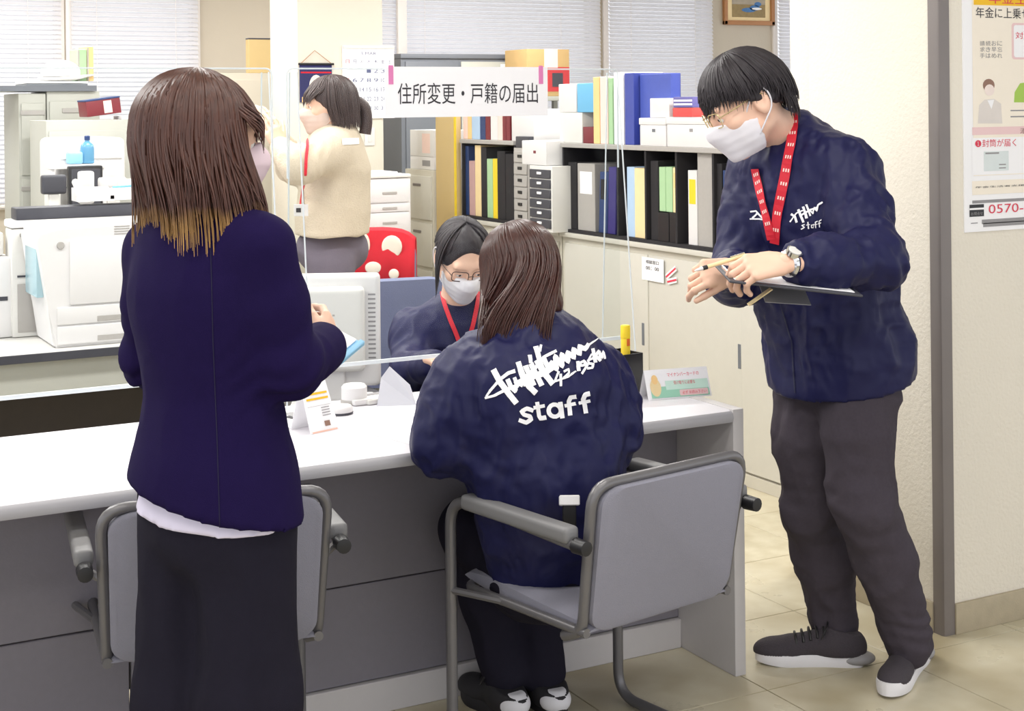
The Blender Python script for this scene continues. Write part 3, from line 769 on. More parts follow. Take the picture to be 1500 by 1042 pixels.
# ------------------------------------------------------------------ storage along the right: cabinets, shelves and what stands in and on them
UF = 1.212
def vU(px, py=250): return onX(px, py, UF).y
def zU(px, py): return onX(px, py, UF).z
def cabinet(name, label, v0, v1, z1, doors, m='beige', u1=1.64, u0=UF):
    t = thing(name, label, 'cabinet')
    bm = bmesh.new(); bbox(bm, u0+.016, u1, v0, v1, 0, z1-.02); finish(bm, 'body', M[m], t)
    box('top', (u0-.004, u1, v0, v1, z1-.022, z1), M['beige2'], t, .003); box('plinth', (u0+.004, u0+.016, v0, v1, 0, .05), M[m], t, .001, 1)
    for i, (a, b) in enumerate(doors):
        d = box('door', (u0+.001+(i % 2)*.006, u0+.0155, a, b, .06, z1-.05), M['beige2'], t, .003)
        hz = z1*.56; box('handle', (u0-.0005+(i % 2)*.006, u0+.003+(i % 2)*.006, a+.03, a+.05, hz-.05, hz+.05), M['greydk'], d, .001, 1)
    return t
CZ = .925
k1 = cabinet('storage_cabinet', 'low beige steel cabinet with sliding doors right of the counter', 1.0, 3.07, CZ, [(1.04, 1.62), (1.6, 2.32), (2.3, 3.03)])
k2 = cabinet('storage_cabinet', 'low beige cabinet under the letter trays behind the clerk', 3.08, 4.17, CZ, [(3.1, 3.62), (3.6, 4.14)])
def shelf(label, v0, v1, z0, z1, divs, u1=1.56):
    t = thing('bookshelf', label, 'shelf')
    box('top_board', (UF+.0, u1, v0, v1, z1-.022, z1), M['greyfile'], t, .002, 1); box('bottom_board', (UF+.01, u1, v0, v1, z0, z0+.016), M['blackmat'], t, 0)
    box('back_board', (u1-.012, u1, v0, v1, z0+.016, z1-.022), M['blackmat'], t, 0)
    for d in (v0, *divs, v1-.014): box('divider', (UF+.012, u1-.012, d, d+.014, z0+.016, z1-.022), M['blackmat'], t, .001, 1)
    return t
SZ = 1.36
divs = [vU(q) for q in (902, 943, 988, 1042)]
shelf('long black open bookshelf on the low beige cabinet beside the standing man', 1.0, 3.06, CZ, SZ, divs)
shelf('short black open bookshelf behind the clerk, left of the letter trays', 3.545, 4.17, CZ, SZ, [])
def file_(name, label, cat, px0, px1, pytop, m, z0=CZ+.016, u0=UF+.03, dep=.22, lean=0., grp='binders and files on the right-hand shelves', spine=None):
    a, b = vU(px1), vU(px0); z1 = zU((px0+px1)/2, pytop)
    t = thing(name, label, cat, group=grp); bm = bmesh.new(); bbox(bm, u0, u0+dep, a, b, z0, z1, .002, 1)
    if lean: bmesh.ops.transform(bm, matrix=Matrix.Translation((0, a, z0)) @ Matrix.Shear('XY', 4, (0, 0)) @ Matrix(((1, 0, 0, 0), (0, 1, lean, 0), (0, 0, 1, 0), (0, 0, 0, 1))) @ Matrix.Translation((0, -a, -z0)), verts=bm.verts[:])
    finish(bm, 'cover', m, t)
    w = b-a; bm = bmesh.new(); sz0, sz1 = z0+(z1-z0)*.55, z0+(z1-z0)*.88
    if spine is not None:
        bbox(bm, u0-.0008, u0, a+w*.15, b-w*.15, sz0, sz1)
        if lean: bmesh.ops.transform(bm, matrix=Matrix.Translation((0, a, z0)) @ Matrix(((1, 0, 0, 0), (0, 1, lean, 0), (0, 0, 1, 0), (0, 0, 0, 1))) @ Matrix.Translation((0, -a, -z0)), verts=bm.verts[:])
        finish(bm, 'spine_label', spine, t)
    return t
Fm = M
file_('box_file', 'silver-grey box file with a printed spine, leftmost in the long shelf', 'file', 838, 863, 240, Fm['greyfile'], spine=M['paper'])
file_('binder', 'leaning dark navy binder left of the pale blue file', 'binder', 868, 880, 252, Fm['darkblue'], lean=-.06, spine=M['blackmat'])
file_('binder', 'leaning dark violet binder beside the shelf divider', 'binder', 881, 892, 245, Fm['purple'], lean=-.05)
file_('file_folder', 'pale blue file behind the acrylic leg on the long shelf', 'file', 910, 921, 245, Fm['paleblue'])
file_('file_folder', 'wide cream file next to the pale blue one', 'file', 921, 939, 247, Fm['cream'])
file_('magazine_file', 'low black open magazine box under the green files', 'file box', 957, 973, 312, Fm['black'], dep=.24, u0=UF+.02)
file_('magazine_file', 'low black perforated magazine box under the cream file', 'file box', 974, 986, 312, Fm['black'], dep=.24, u0=UF+.02)
zg = zU(972, 312)+.002
file_('file_folder', 'pale green file, left one above the black boxes', 'file', 957, 966, 245, Fm['green'], z0=zg)
file_('file_folder', 'pale green file, right one above the black boxes', 'file', 966.6, 976, 245, Fm['green'], z0=zg)
file_('file_folder', 'yellow-cream file right of the two green files', 'file', 977, 986, 246, Fm['cream'], z0=zg, spine=M['orange'])
file_('binder', 'white binder with a yellow label, left of the tall grey box file', 'binder', 999, 1012, 250, Fm['whitepl'], spine=M['yellow'])
file_('box_file', 'tall grey box file touching the shelf top', 'file', 1013, 1036, 224, Fm['greyfile'], dep=.26)
file_('binder', 'narrow blue binder close to the standing man', 'binder', 1050, 1054, 250, Fm['darkblue'])
file_('binder', 'white binder with pale green edge close to the standing man', 'binder', 1054.6, 1068, 250, Fm['whitepl'], spine=M['green'])
for a, b, y, m, s in ((670, 679, 214, 'darkblue', 'dark blue file at the left end of the short shelf'), (680, 688, 236, 'pinkfile', 'dusty pink file next to the dark blue file'), (688.6, 697, 213, 'cream', 'tall cream file right of the pink file'), (706, 714, 233, 'green', 'pale green file standing alone on the short shelf'), (714.6, 721, 233, 'yellow', 'yellow-green file beside the pale green one')):
    file_('file_folder', s, 'file', a, b, y, Fm[m] if m != 'pinkfile' else mat('dusty_pink_file', srgb(196,160,160), .6), grp='files on the short shelf')
for a, b, y, s in ((698, 705.5, 216, 'black box file between the cream file and the pale green file'), (721.6, 733, 222, 'black box file right of the yellow-green file'), (733.6, 747, 226, 'black box file next to the letter-tray tower'), (825, 837, 238, 'black box file at the far end of the long shelf'), (945, 956, 236, 'black box file left of the green files'), (1037.5, 1049, 240, 'black box file between the grey box file and the narrow blue binder')):
    file_('box_file', s, 'file', a, b, y, M['blackmat'], u0=UF+.028, dep=.24)
# on the shelf tops
def topbox(name, label, cat, px0, px1, pyt, m, z0=SZ, dep=.2, u0=UF+.03, bev=.004, grp=None, lid=None, hand_=None):
    a, b = vU(px1, 190), vU(px0, 190); z1 = max(z0+.02, zU((px0+px1)/2, pyt)); t = thing(name, label, cat, group=grp)
    box('body', (u0, u0+dep, a, b, z0, z1 if not lid else z1-.03), m, t, bev)
    if lid: box('lid', (u0-.004, u0+dep+.004, a-.003, b+.003, z1-.03, z1), lid, t, bev)
    if hand_: box('finger_hole', (u0-.001, u0+.002, (a+b)/2-.02, (a+b)/2+.005, z1-.062, z1-.048), hand_, t, .0008, 1)
    return t
topbox('storage_box', 'white lidded storage box on the shelf, nearer the blue binders', 'box', 936, 974, 173, M['whitepl'], lid=M['whitepl'], hand_=M['greydk'], dep=.28, u0=UF+.005)
topbox('storage_box', 'white lidded storage box on the shelf, beside the man\'s face', 'box', 975.5, 1045, 172, M['whitepl'], lid=M['whitepl'], hand_=M['inkgrey'], dep=.28, u0=UF+.005)
zb = zU(955, 173)+.001; zc = zU(1010, 172)+.001
topbox('plastic_tray', 'small pale plastic tray on the left white storage box', 'tray', 944, 972, 144, M['offwhite'], z0=zb, dep=.18)
t = topbox('patterned_carton', 'small red white and blue carton on the right white storage box', 'box', 977, 1006, 158, mat('red_card', srgb(206,72,70), .6), z0=zc, dep=.14)
t2 = topbox('patterned_carton', 'blue and white striped carton on top of the red one', 'box', 978, 1006, 142, mat('violet_card', srgb(100,96,160), .6), z0=zU(991, 158)+.001, dep=.14)
va, vb = vU(1006, 150), vU(978, 150); zz = zU(991, 158)+.001
for q in (.3, .65): box('white_stripe', (UF+.029, UF+.0305, va+.004, vb-.004, zz+(zU(991, 142)-zz)*q-.004, zz+(zU(991, 142)-zz)*q+.004), M['paper'], t2, 0)
file_('binder', 'broad blue binder standing face-out on the shelf top', 'binder', 922, 967, 108, Fm['bluefile'], z0=SZ, u0=UF+.06, dep=.05, grp='files on the shelf top')
file_('binder', 'tall blue binder with white pages behind the acrylic leg', 'binder', 908, 921, 107, mat('deep_blue_binder', srgb(60,74,160), .5), z0=SZ, dep=.26, grp='files on the shelf top')
file_('file_folder', 'orange file at the left of the row on the shelf top', 'file', 862, 871, 113, Fm['orange'], z0=SZ, grp='files on the shelf top')
file_('file_folder', 'pale pink file in the row on the shelf top', 'file', 872, 883, 112, Fm['pinkfile'], z0=SZ, grp='files on the shelf top')
file_('file_folder', 'pale green file in the row on the shelf top', 'file', 884, 890, 114, Fm['green'], z0=SZ, grp='files on the shelf top')
file_('paper_bundle', 'upright bundle of white paper beside the tall blue binder', 'paper', 892, 906, 106, M['paper'], z0=SZ, grp='files on the shelf top')
topbox('carton', 'white carton with a pale front, lower left of the blue carton', 'box', 812, 845, 165, M['offwhite'], dep=.2)
topbox('carton', 'white carton standing on another, left of the sky-blue one', 'box', 811, 837, 123, M['whitepl'], z0=zU(828, 165)+.001, dep=.18)
topbox('carton', 'sky-blue carton with a white handle on the shelf top', 'box', 838, 861.5, 122, M['skyfile'], z0=zU(828, 165)+.001, dep=.18)
topbox('stand', 'grey wire stand under the sky-blue carton', 'stand', 846, 861.5, 166, M['greycab'], dep=.12, u0=UF+.1)
topbox('mug', 'dark red box beside the orange file', 'box', 846, 861, 186, M['darkred'], dep=.06, u0=UF+.03)
bk = [(672, 678, 166, 'pinkfile'), (678.5, 684, 168, 'orange'), (684.5, 696, 166, 'paleblue'), (697, 704, 167, 'darkblue'), (704.5, 711, 166, 'darkred'), (712, 722, 165, 'whitepl'), (722.5, 729, 166, 'pinkfile'), (729.5, 734, 167, 'darkred'), (734.5, 740, 166, 'darkred')]
bn = ['pale pink book at the left end of the row under the sign', 'orange book second in the row under the sign', 'thick pale blue book in the row under the sign', 'dark blue book in the row under the sign', 'dark red book in the middle of the row under the sign', 'thick white book in the row under the sign', 'pale pink book right of the thick white book', 'dark red book next to last in the row under the sign', 'dark red book at the right end of the row under the sign']
for (a, b, y, m), s in zip(bk, bn): file_('book', s, 'book', a, b, y, M[m], z0=SZ, dep=.18, grp='books on the short shelf')
t = topbox('carton', 'white carton right of the books, under the sign\'s right half', 'box', 742, 775, 160, M['whitepl'], dep=.2)
# letter trays and label drawers
def drawers(label, px0, px1, py0, py1, n, face, m, knob, UF=UF):
    a, b = onX(px1, 270, UF).y, onX(px0, 270, UF).y; z0, z1 = CZ+.001, onX((px0+px1)/2, py0, UF).z; t = thing('drawer_tower', label, 'drawers')
    box('body', (UF+.0, UF+.3, a, b, z0, z1), m, t, .003); hh = (z1-z0-.03)/n
    for i in range(n):
        zz = z0+.015+i*hh; d = box('drawer', (UF-.008, UF+.001, a+.012, b-.012, zz+.003, zz+hh-.003), face, t, .002, 1)
        box('handle', (UF-.013, UF-.008, (a+b)/2-.02, (a+b)/2+.02, zz+hh*.45, zz+hh*.7), knob, d, .001, 1)
drawers('grey letter-tray tower with small black pulls behind the seated women', 753, 775, 217, 325, 6, M['greyfile'], M['greyfile'], M['black'])
drawers('pale drawer case with black label fronts beside the long shelf', 776, 809, 243, 330, 6, M['dkgrey'], M['offwhite'], M['paper'], UF-.075)
topbox('carton', 'white carton on the drawer case with black label fronts', 'box', 782, 818, 206, M['whitepl'], z0=onX(792, 243, UF-.075).z+.002, dep=.26, u0=UF-.07, hand_=M['darkred'])
topbox('carton', 'dark labelled box on the letter-tray tower', 'box', 754, 774, 200, M['dkgrey'], z0=zU(764, 217)+.002, dep=.2, u0=UF+.004)
# behind them
t = thing('upright_board', 'tall tan board standing at the end of the short shelf', 'board'); box('board', (UF-.01, UF+.02, vU(671), vU(641), 0, 1.50), M['tan'], t, .002); box('edge', (UF-.012, UF-.009, vU(671), vU(668), 0, 1.50), M['yellow'], t, 0)
t = thing('tall_cabinet', 'narrow beige cabinet left of the tan board', 'cabinet'); a, b = vU(639), vU(598)
box('body', (UF-.02, UF+.4, a, b, .05, 1.175), M['beige'], t, .004); box('plinth', (UF-.01, UF+.4, a, b, 0, .05), M['greydk'], t, 0)
for i in range(4): d = box('drawer', (UF-.032, UF-.02, a+.015, b-.015, .08+i*.27, .33+i*.27), M['beige2'], t, .003); box('handle', (UF-.038, UF-.032, (a+b)/2-.05, (a+b)/2+.05, .27+i*.27, .285+i*.27), M['steel'], d, .001, 1)
for lo, hi, s in ((1.176, 1.25, 'lower'), (1.251, 1.405, 'upper, taller')):
    t = thing('carton', 'white carton on the narrow beige cabinet, %s of two' % s, 'box'); box('body', (UF-.0, UF+.22, a+.03, b-.03, lo, hi), M['whitepl'], t, .003); box('print', (UF-.0006, UF, a+.08, b-.2, lo+.02, hi-.02), M['inkgrey'] if s == 'lower' else M['pinkfile'], t, 0)
# grey cabinet and cardboard box by the window
GV = 5.55
a, b = onY(587, 90, GV).x, onY(757, 90, GV).x; z1 = onY(690, 86, GV).z
t = thing('steel_cabinet', 'dark grey steel cabinet behind the hanging sign', 'cabinet'); bm = bmesh.new(); bbox(bm, a, b, GV, GV+.4, 0, z1, .004); finish(bm, 'body', M['greydk'], t)
box('top_rim', (a-.005, b+.005, GV-.012, GV+.4, z1, z1+.03), M['greydk'], t, .004)
for i in range(2): box('door', (a+.03+i*(b-a-.05)/2, a+.01+(i+1)*(b-a-.05)/2, GV-.01, GV, .08, z1-.02), M['greycab'] if i else M['greydk'], t, .003)
for q in range(2): box('label_card', (b-.17+q*.04, b-.07+q*.02, GV-.0115, GV-.01, z1-.12+q*.05, z1-.085+q*.05), M['paper'], t, 0)
GV2 = 5.15; a, b = onY(772, 100, GV2).x, onY(834, 100, GV2).x; zt = onY(790, 72, GV2).z; zbt = onY(790, 141, GV2).z
t = thing('cardboard_box', 'brown cardboard box with red printed band on a stand by the window', 'box'); box('body', (a, b, GV2, GV2+.3, zbt, zt), M['cardboard'], t, .003)
box('red_band', (a+.02, b-.001, GV2-.0015, GV2, zbt+.03, zbt+(zt-zbt)*.62), mat('red_print', srgb(196,58,62), .7), t, 0); box('dark_mark', (b-.13, b-.05, GV2-.0025, GV2-.0015, zbt+.06, zbt+.15), M['dkgrey'], t, 0)
box('tape', ((a+b)/2-.03, (a+b)/2+.07, GV2-.002, GV2+.3, zt-.12, zt+.001), M['pinkfile'], t, 0)
t = thing('storage_rack', 'grey steel rack holding the cardboard box', 'rack'); box('body', (a-.05, b+.1, GV2-.02, GV2+.36, zbt-.03, zbt-.001), M['greycab'], t, .003)
for x in (a-.05, b+.07):
    for y in (GV2-.02, GV2+.33): box('post', (x, x+.03, y, y+.03, 0, zbt-.03), M['greycab'], t, 0)

# framed picture on the back wall
a, b = onY(1058, 20, VB).x, onY(1132, 20, VB).x; z0 = onY(1095, 37, VB).z; z1 = z0+.36
t = thing('framed_picture', 'small landscape painting in a brown wooden frame on the back wall', 'picture')
for q in ((a, b, z0, z0+.035), (a, b, z1-.035, z1), (a, a+.035, z0, z1), (b-.035, b, z0, z1)): box('frame_bar', (q[0], q[1], VB-.03, VB, q[2], q[3]), M['wood'], t, .006)
box('mount', (a+.03, b-.03, VB-.012, VB-.004, z0+.03, z1-.03), M['cream'], t, 0)
P = Print((a, VB-.012, z0), (1, 0, 0), (0, 0, 1)); w, h = b-a, z1-z0
P.rect(w*.17, w*.83, h*.17, h*.83, mat('painted_ground', srgb(150,128,84), .6, var=.3, scale=40)); P.rect(w*.17, w*.83, h*.45, h*.83, mat('painted_haze', srgb(170,158,140), .6, var=.2, scale=30), .0005)
for q in ((.5, .33, .28, .05), (.62, .38, .2, .06), (.68, .46, .14, .05)): P.oval(w*q[0], h*q[1], w*q[2]*.5, h*q[3], mat('painted_blue', srgb(70,120,176), .6, var=.3, scale=60), .001)
P.oval(w*.66, h*.36, w*.1, h*.025, M['paper'], .0014); P.done('painting', t)

# ------------------------------------------------------------------ desks and machines on the left of the office
def desk(label, u0, u1, v0, v1, z=.70, kn=True):
    t = thing('office_desk', label, 'desk')
    box('top', (u0, u1, v0, v1, z-.03, z), M['offwhite'], t, .003); box('edge_band', (u0, u1, v0-.004, v0, z-.032, z-.002), M['dkgrey'], t, .001, 1)
    box('apron', (u0+.02, u1-.02, v0+.03, v0+.045, z-.16, z-.03), M['greycab'], t, .002, 1)
    box('modesty_panel', (u0+.02, u1-.02, v1-.05, v1-.035, .05, z-.03), mat('painted_shade_panel', srgb(74,68,66), .7), t, 0)  # kneehole shade is put into this panel's dark colour
    for u in (u0, u1-.03): box('side_panel', (u, u+.03, v0+.02, v1-.02, 0, z-.03), M['greycab'], t, .002, 1)
    return t
desk('long off-white desk with dark edge carrying the white printers', -2.75, .05, 2.11, 2.64)
desk('desk row behind the printers holding the black monitor', -2.75, -.75, 3.25, 3.95)
# front laser printer
pv = 2.17; z0 = .701; u0 = onY(70, 400, pv).x; z1 = onY(130, 327, pv).z; u1 = u0+.52
t = thing('laser_printer', 'large white laser printer with two paper drawers at the front of the desk', 'printer')
zc_ = onY(110, 448, pv).z; zd = onY(110, 476, pv).z
bm = bmesh.new(); prism(bm, [(u0+.02, z0+.0), (u1, z0), (u1, z1), (u0+.03, z1-.012), (u0-.035, z1-.03), (u0-.035, z1-.055), (u0+.0, zc_)], pv, pv+.31, 'xz'); bmesh.ops.bevel(bm, geom=[e for e in bm.edges], offset=.008, segments=2, affect='EDGES'); finish(bm, 'body', M['whitepl'], t, True)
box('front_cover', (u0+.075, u1-.01, pv-.008, pv+.002, zc_+.004, z1-.06), M['whitepl'], t, .006)
for a_, b_ in ((zd+.003, zc_-.003), (z0+.012, zd-.003)):
    d = box('paper_drawer', (u0+.03, u1-.01, pv-.006, pv+.002, a_, b_), M['whitepl'], t, .004); box('handle_recess', (u0+.17, u0+.31, pv-.0075, pv-.003, a_+.005, a_+.024), M['greyfile'], d, .001, 1)
for i in range(4): box('vent', (u0+.235, u0+.29, pv-.0015, pv+.001, z1-.045+i*.009, z1-.041+i*.009), M['greyfile'], t, 0)
lathe_obj('button', [(0, -.006), (.012, -.006), (.014, 0.0), (.014, .004)], M['greyfile'], t, (u0+.045, pv, z1-.075), 16, 'y')
box('output_tray', (u0-.03, u0-.005, pv+.05, pv+.26, zc_+.03, z1-.06), M['glassblue'], t, .004)
# multifunction printer behind it
qv = 2.5; a = onY(17, 400, qv).x; z1 = onY(60, 322, qv).z; b = onY(215, 322, qv).x
t = thing('multifunction_printer', 'white multifunction printer with dark glass lid behind the laser printer', 'printer')
box('body', (a, b, qv+.12 if False else qv, qv+.13, .701, z1-.03), M['offwhite'], t, .01); box('lid', (a-.004, b, qv-.005, qv+.135, z1-.028, z1), M['whitepl'], t, .008)
box('scan_unit', (a+.02, b-.02, qv+.01, qv+.12, z1, z1+.045), M['dkgrey'], t, .006, 2); box('panel_door', (a+.02, a+.19, qv-.004, qv, .72, .9), M['greyfile'], t, .003); box('slot', (a+.02, a+.12, qv-.005, qv, .925, .932), M['dkgrey'], t, 0)
for i in range(3): box('key', (a+.03+i*.025, a+.045+i*.025, qv-.006, qv, z1-.06, z1-.048), M['greyfile'], t, .001, 1)
# white machine at the left frame edge, pump bottle
qv = 2.62; a, b = onY(-60, 400, qv).x, onY(12, 400, qv).x
t = thing('document_scanner', 'white document scanner at the left edge of the photo', 'scanner'); box('body', (a, b, qv-.1, qv+.1, .701, 1.0), M['whitepl'], t, .012); box('feeder', (a+.03, b-.02, qv-.04, qv+.1, 1.0, 1.09), M['offwhite'], t, .015); box('slot', (a+.03, b-.02, qv-.103, qv-.099, .84, .855), M['dkgrey'], t, 0)
p = onZ(10, 494, .70); t = thing('pump_bottle', 'white pump dispenser bottle on the desk at the left edge', 'bottle')
lathe_obj('bottle_body', [(.03, .701), (.05, .703), (.052, .72), (.052, .83), (.045, .85), (.02, .862), (.018, .875)], M['whitepl'], t, (p.x, p.y+.06, 0)); lathe_obj('pump_neck', [(.02, .876), (.02, .892), (.006, .894), (.006, .925), (.014, .926), (.014, .935)], M['whitepl'], t, (p.x, p.y+.06, 0)); tubes('nozzle', [[(p.x, p.y+.06, .932), (p.x-.03, p.y+.02, .932), (p.x-.035, p.y+.012, .924)]], .006, M['offwhite'], t, 8)
# second row
qv = 3.55; a, b = onY(80, 220, qv).x, onY(183, 220, qv).x; z1 = onY(130, 202, qv).z
t = thing('large_printer', 'white rounded machine top behind the black monitor', 'printer'); box('body', (a+.02, b-.02, qv, qv+.36, .701, 1.2), M['offwhite'], t, .02); box('cover', (a, b, qv-.02, qv+.36, 1.2, z1), M['whitepl'], t, .035, 4); box('seam', (a+.02, b-.02, qv-.0225, qv-.018, onY(130, 232, qv).z-.004, onY(130, 232, qv).z), M['greyfile'], t, 0)
qv = 3.38; a, b = onY(101, 270, qv).x, onY(151, 270, qv).x; z1 = onY(125, 243, qv).z
t = thing('computer_monitor', 'black computer monitor on the rear desk left of the brown-haired woman', 'monitor'); box('housing', (a, b, qv, qv+.045, .87, z1), M['black'], t, .008); box('bezel', (a+.012, b-.012, qv-.003, qv, .885, z1-.014), M['dkgrey'], t, .002, 1); box('stand', ((a+b)/2-.025, (a+b)/2+.025, qv+.015, qv+.04, .71, .88), M['black'], t, .004); box('foot', ((a+b)/2-.1, (a+b)/2+.1, qv-.08, qv+.045, .701, .713), M['black'], t, .004)
qv = 3.49; p = onY(128, 240, qv); zb_ = p.z
t = thing('file_stand', 'white desktop stand behind the black monitor', 'stand'); box('shelf_board', (p.x-.17, p.x+.07, qv-.04, qv+.045, zb_-.02, zb_), M['whitepl'], t, .003); 
for x in (p.x-.165, p.x+.05): box('upright', (x, x+.015, qv-.035, qv+.04, .701, zb_-.02), M['whitepl'], t, .002, 1)
t = thing('drink_bottle', 'blue drink bottle with dark cap standing above the black monitor', 'bottle'); lathe_obj('bottle_body', [(.025, zb_+.001), (.03, zb_+.004), (.03, zb_+.07), (.027, zb_+.085), (.012, zb_+.098), (.011, zb_+.105)], M['bluebottle'], t, (p.x, qv, 0)); lathe_obj('cap', [(.013, zb_+.1055), (.013, zb_+.122), (.008, zb_+.126)], M['darkblue'], t, (p.x, qv, 0))
p2 = onY(110, 238, qv); t = thing('tissue_pack', 'pale blue packet beside the blue bottle', 'packet'); box('packet', (p2.x-.035, p2.x+.03, qv-.03, qv+.03, zb_+.001, zb_+.055), mat('pale_cyan_card', srgb(150,206,240), .6), t, .012, 3); box('flap', (p2.x-.02, p2.x+.015, qv-.012, qv+.012, zb_+.055, zb_+.062), M['paper'], t, .002, 1)
# clutter on top of the printers: telephone, trays, loose paper
qv = 2.56; zt = onY(110, 318, 2.5).z+.056
p = onY(140, 300, qv); t = thing('desk_telephone', 'white desk telephone lying on the dark glass lid', 'telephone'); bm = bmesh.new(); prism(bm, [(qv-.05, zt), (qv+.05, zt), (qv+.05, zt+.05), (qv-.05, zt+.02)], p.x-.08, p.x+.06, 'yz'); finish(bm, 'base', M['whitepl'], t); tubes('handset', [smooth_path([(p.x-.075, qv-.04, zt+.045), (p.x-.07, qv, zt+.062), (p.x-.065, qv+.05, zt+.07)], 5)], .014, M['offwhite'], t, 8)
p = onY(178, 300, qv); t = thing('desk_tray', 'white tray with tools on the printer near the woman\'s hair', 'tray'); box('tray_body', (p.x-.06, p.x+.11, qv-.05, qv+.05, zt, zt+.045), M['whitepl'], t, .006); tubes('pen', [[(p.x-.04, qv-.03, zt+.05), (p.x+.06, qv-.01, zt+.053)]], .004, M['skyfile'], t, 6); tubes('roll', [[(p.x+.0, qv+.03, zt+.062), (p.x+.09, qv+.03, zt+.062)]], .016, M['offwhite'], t, 12)
# upright odds and ends between the printers and the rear desk
qv = 2.86
def standing(name, label, cat, px0, px1, py0, py1, v, dep, m, base=.70):
    a, b = onY(px0, 280, v).x, onY(px1, 280, v).x; z0, z1 = onY(100, py1, v).z, onY(100, py0, v).z; t = thing(name, label, cat); box('body', (a, b, v, v+dep, z0, z1), M[m], t, .012, 3); box('support', ((a+b)/2-.02, (a+b)/2+.02, v+.01, v+dep-.005, base+.001, z0), M['offwhite'], t, .002, 1); box('foot', ((a+b)/2-.06, (a+b)/2+.06, v-.01, v+dep+.01, base+.001, base+.012), M['offwhite'], t, .003); return a, b, z0, z1
standing('counter_display', 'white upright customer display in front of the black monitor', 'display', 117, 139, 252, 300, 2.7, .05, 'whitepl', 0.); standing('card_reader', 'dark grey card reader left of the black monitor', 'card reader', 62, 98, 256, 284, 3.3, .05, 'dkgrey'); standing('document_camera', 'white angled document camera head near the brown hair', 'camera', 146, 186, 262, 278, 2.7, .04, 'whitepl', 0.)
# wall of grey cabinets at the left
def lcab(label, px0, px1, pyt, v, dep=.42, m='greycab', doors=2):
    a, b = onY(px0, 150, v).x, onY(px1, 150, v).x; z1 = onY((px0+px1)/2, pyt, v).z; t = thing('filing_cabinet', label, 'cabinet')
    box('body', (a, b, v, v+dep, .04, z1), M[m], t, .004); box('plinth', (a+.01, b-.01, v+.02, v+dep, 0, .04), M['greydk'], t, 0)
    h_ = (z1-.1)/doors
    for i in range(doors): d = box('drawer_front', (a+.012, b-.012, v-.012, v, .07+i*h_, .06+(i+1)*h_-.01), M[m], t, .003); box('handle', ((a+b)/2-.06, (a+b)/2+.06, v-.018, v-.012, .06+(i+1)*h_-.07, .06+(i+1)*h_-.045), M['greyfile'], d, .002, 1)
    return a, b, z1
v4 = 4.55
a1, b1, zt1 = lcab('tall grey filing cabinet, left one under the white cap', 27, 67, 137, v4, doors=4); a2, b2, zt2 = lcab('tall grey filing cabinet, right one under the green and yellow files', 68.5, 146, 134, v4, doors=4)
zz = max(zt1, zt2); t = thing('shelf_board', 'grey board lying across the tall filing cabinets', 'board'); box('board', (a1-.28, b2-.02, v4-.02, v4+.4, zz+.001, zz+.03), M['greycab'], t, .003); box('board_edge', (a1-.28, b2-.02, v4-.024, v4-.02, zz+.001, zz+.03), M['greydk'], t, 0)
for i in range(2): box('loose_sheet', (a2-.1, b2-.06, v4+.0, v4+.3, zz+.03+i*.012, zz+.04+i*.012), M['greydk'] if i == 0 else M['paper'], t, .001, 1)
zz += .055
p = onY(90, 110, v4+.1); t = thing('safety_cap', 'white cap resting on the tall filing cabinets', 'cap'); S = Sdf(); S.ell((p.x, v4+.12, zz+.045), (.1, .09, .065), None, .02); S.cut((0, 0, zz+.02), (0, 0, -1)); surf('crown', S.mesh(.008), M['whitepl'], t); bm = bmesh.new(); tube(bm, [(p.x-.1, v4+.12, zz+.012), (p.x+.02, v4+.05, zz+.008), (p.x+.15, v4+.1, zz+.03)], [.05, .075, .03], 12, flat=(Vector((0, 0, 1)), .18)); finish(bm, 'brim', M['offwhite'], t, True)
for px0, px1, pt, m, s in ((114, 127, 72, 'green', 'pale green file standing on the tall filing cabinets'), (127.6, 137, 68, 'orange', 'yellow file leaning on the pale green file by the window')):
    a, b = onY(px0, 90, v4+.1).x, onY(px1, 90, v4+.1).x; t = thing('file_folder', s, 'file', group='files on the filing cabinets'); box('cover', (a, b, v4+.1, v4+.3, zz, onY(px0, pt, v4+.1).z), M[m], t, .002, 1); box('spine_edge', (a, a+.008, v4+.097, v4+.1, zz, onY(px0, pt+2, v4+.1).z), M['greyfile'], t, 0)
a3, b3, zt3 = lcab('lower grey filing cabinet under the dark red box', 67, 205, 176, 4.02, dep=.4, doors=3)
p = onY(155, 168, 4.1); t = thing('red_box', 'dark red box lying tilted on the lower filing cabinet', 'box', (p.x, 4.12, zt3+.024)); t.rotation_euler = (0, math.radians(-7), math.radians(4)); box('body', (-.085, .085, 0, .14, .0, .075), M['darkred'], t, .004); box('label', (.0, .04, -.001, 0, .008, .068), M['pinkfile'], t, 0); box('lid_edge', (-.086, .086, -.001, .141, .075, .082), M['darkblue'], t, .001, 1)
p = onY(192, 168, 4.1); t = thing('paper_stack', 'flat papers on the lower filing cabinet beside the dark red box', 'paper'); box('sheets', (p.x-.05, p.x+.12, 4.08, 4.3, zt3+.001, zt3+.018), M['paper'], t, .001, 1); box('top_sheet', (p.x-.02, p.x+.1, 4.06, 4.24, zt3+.018, zt3+.021), M['offwhite'], t, 0)

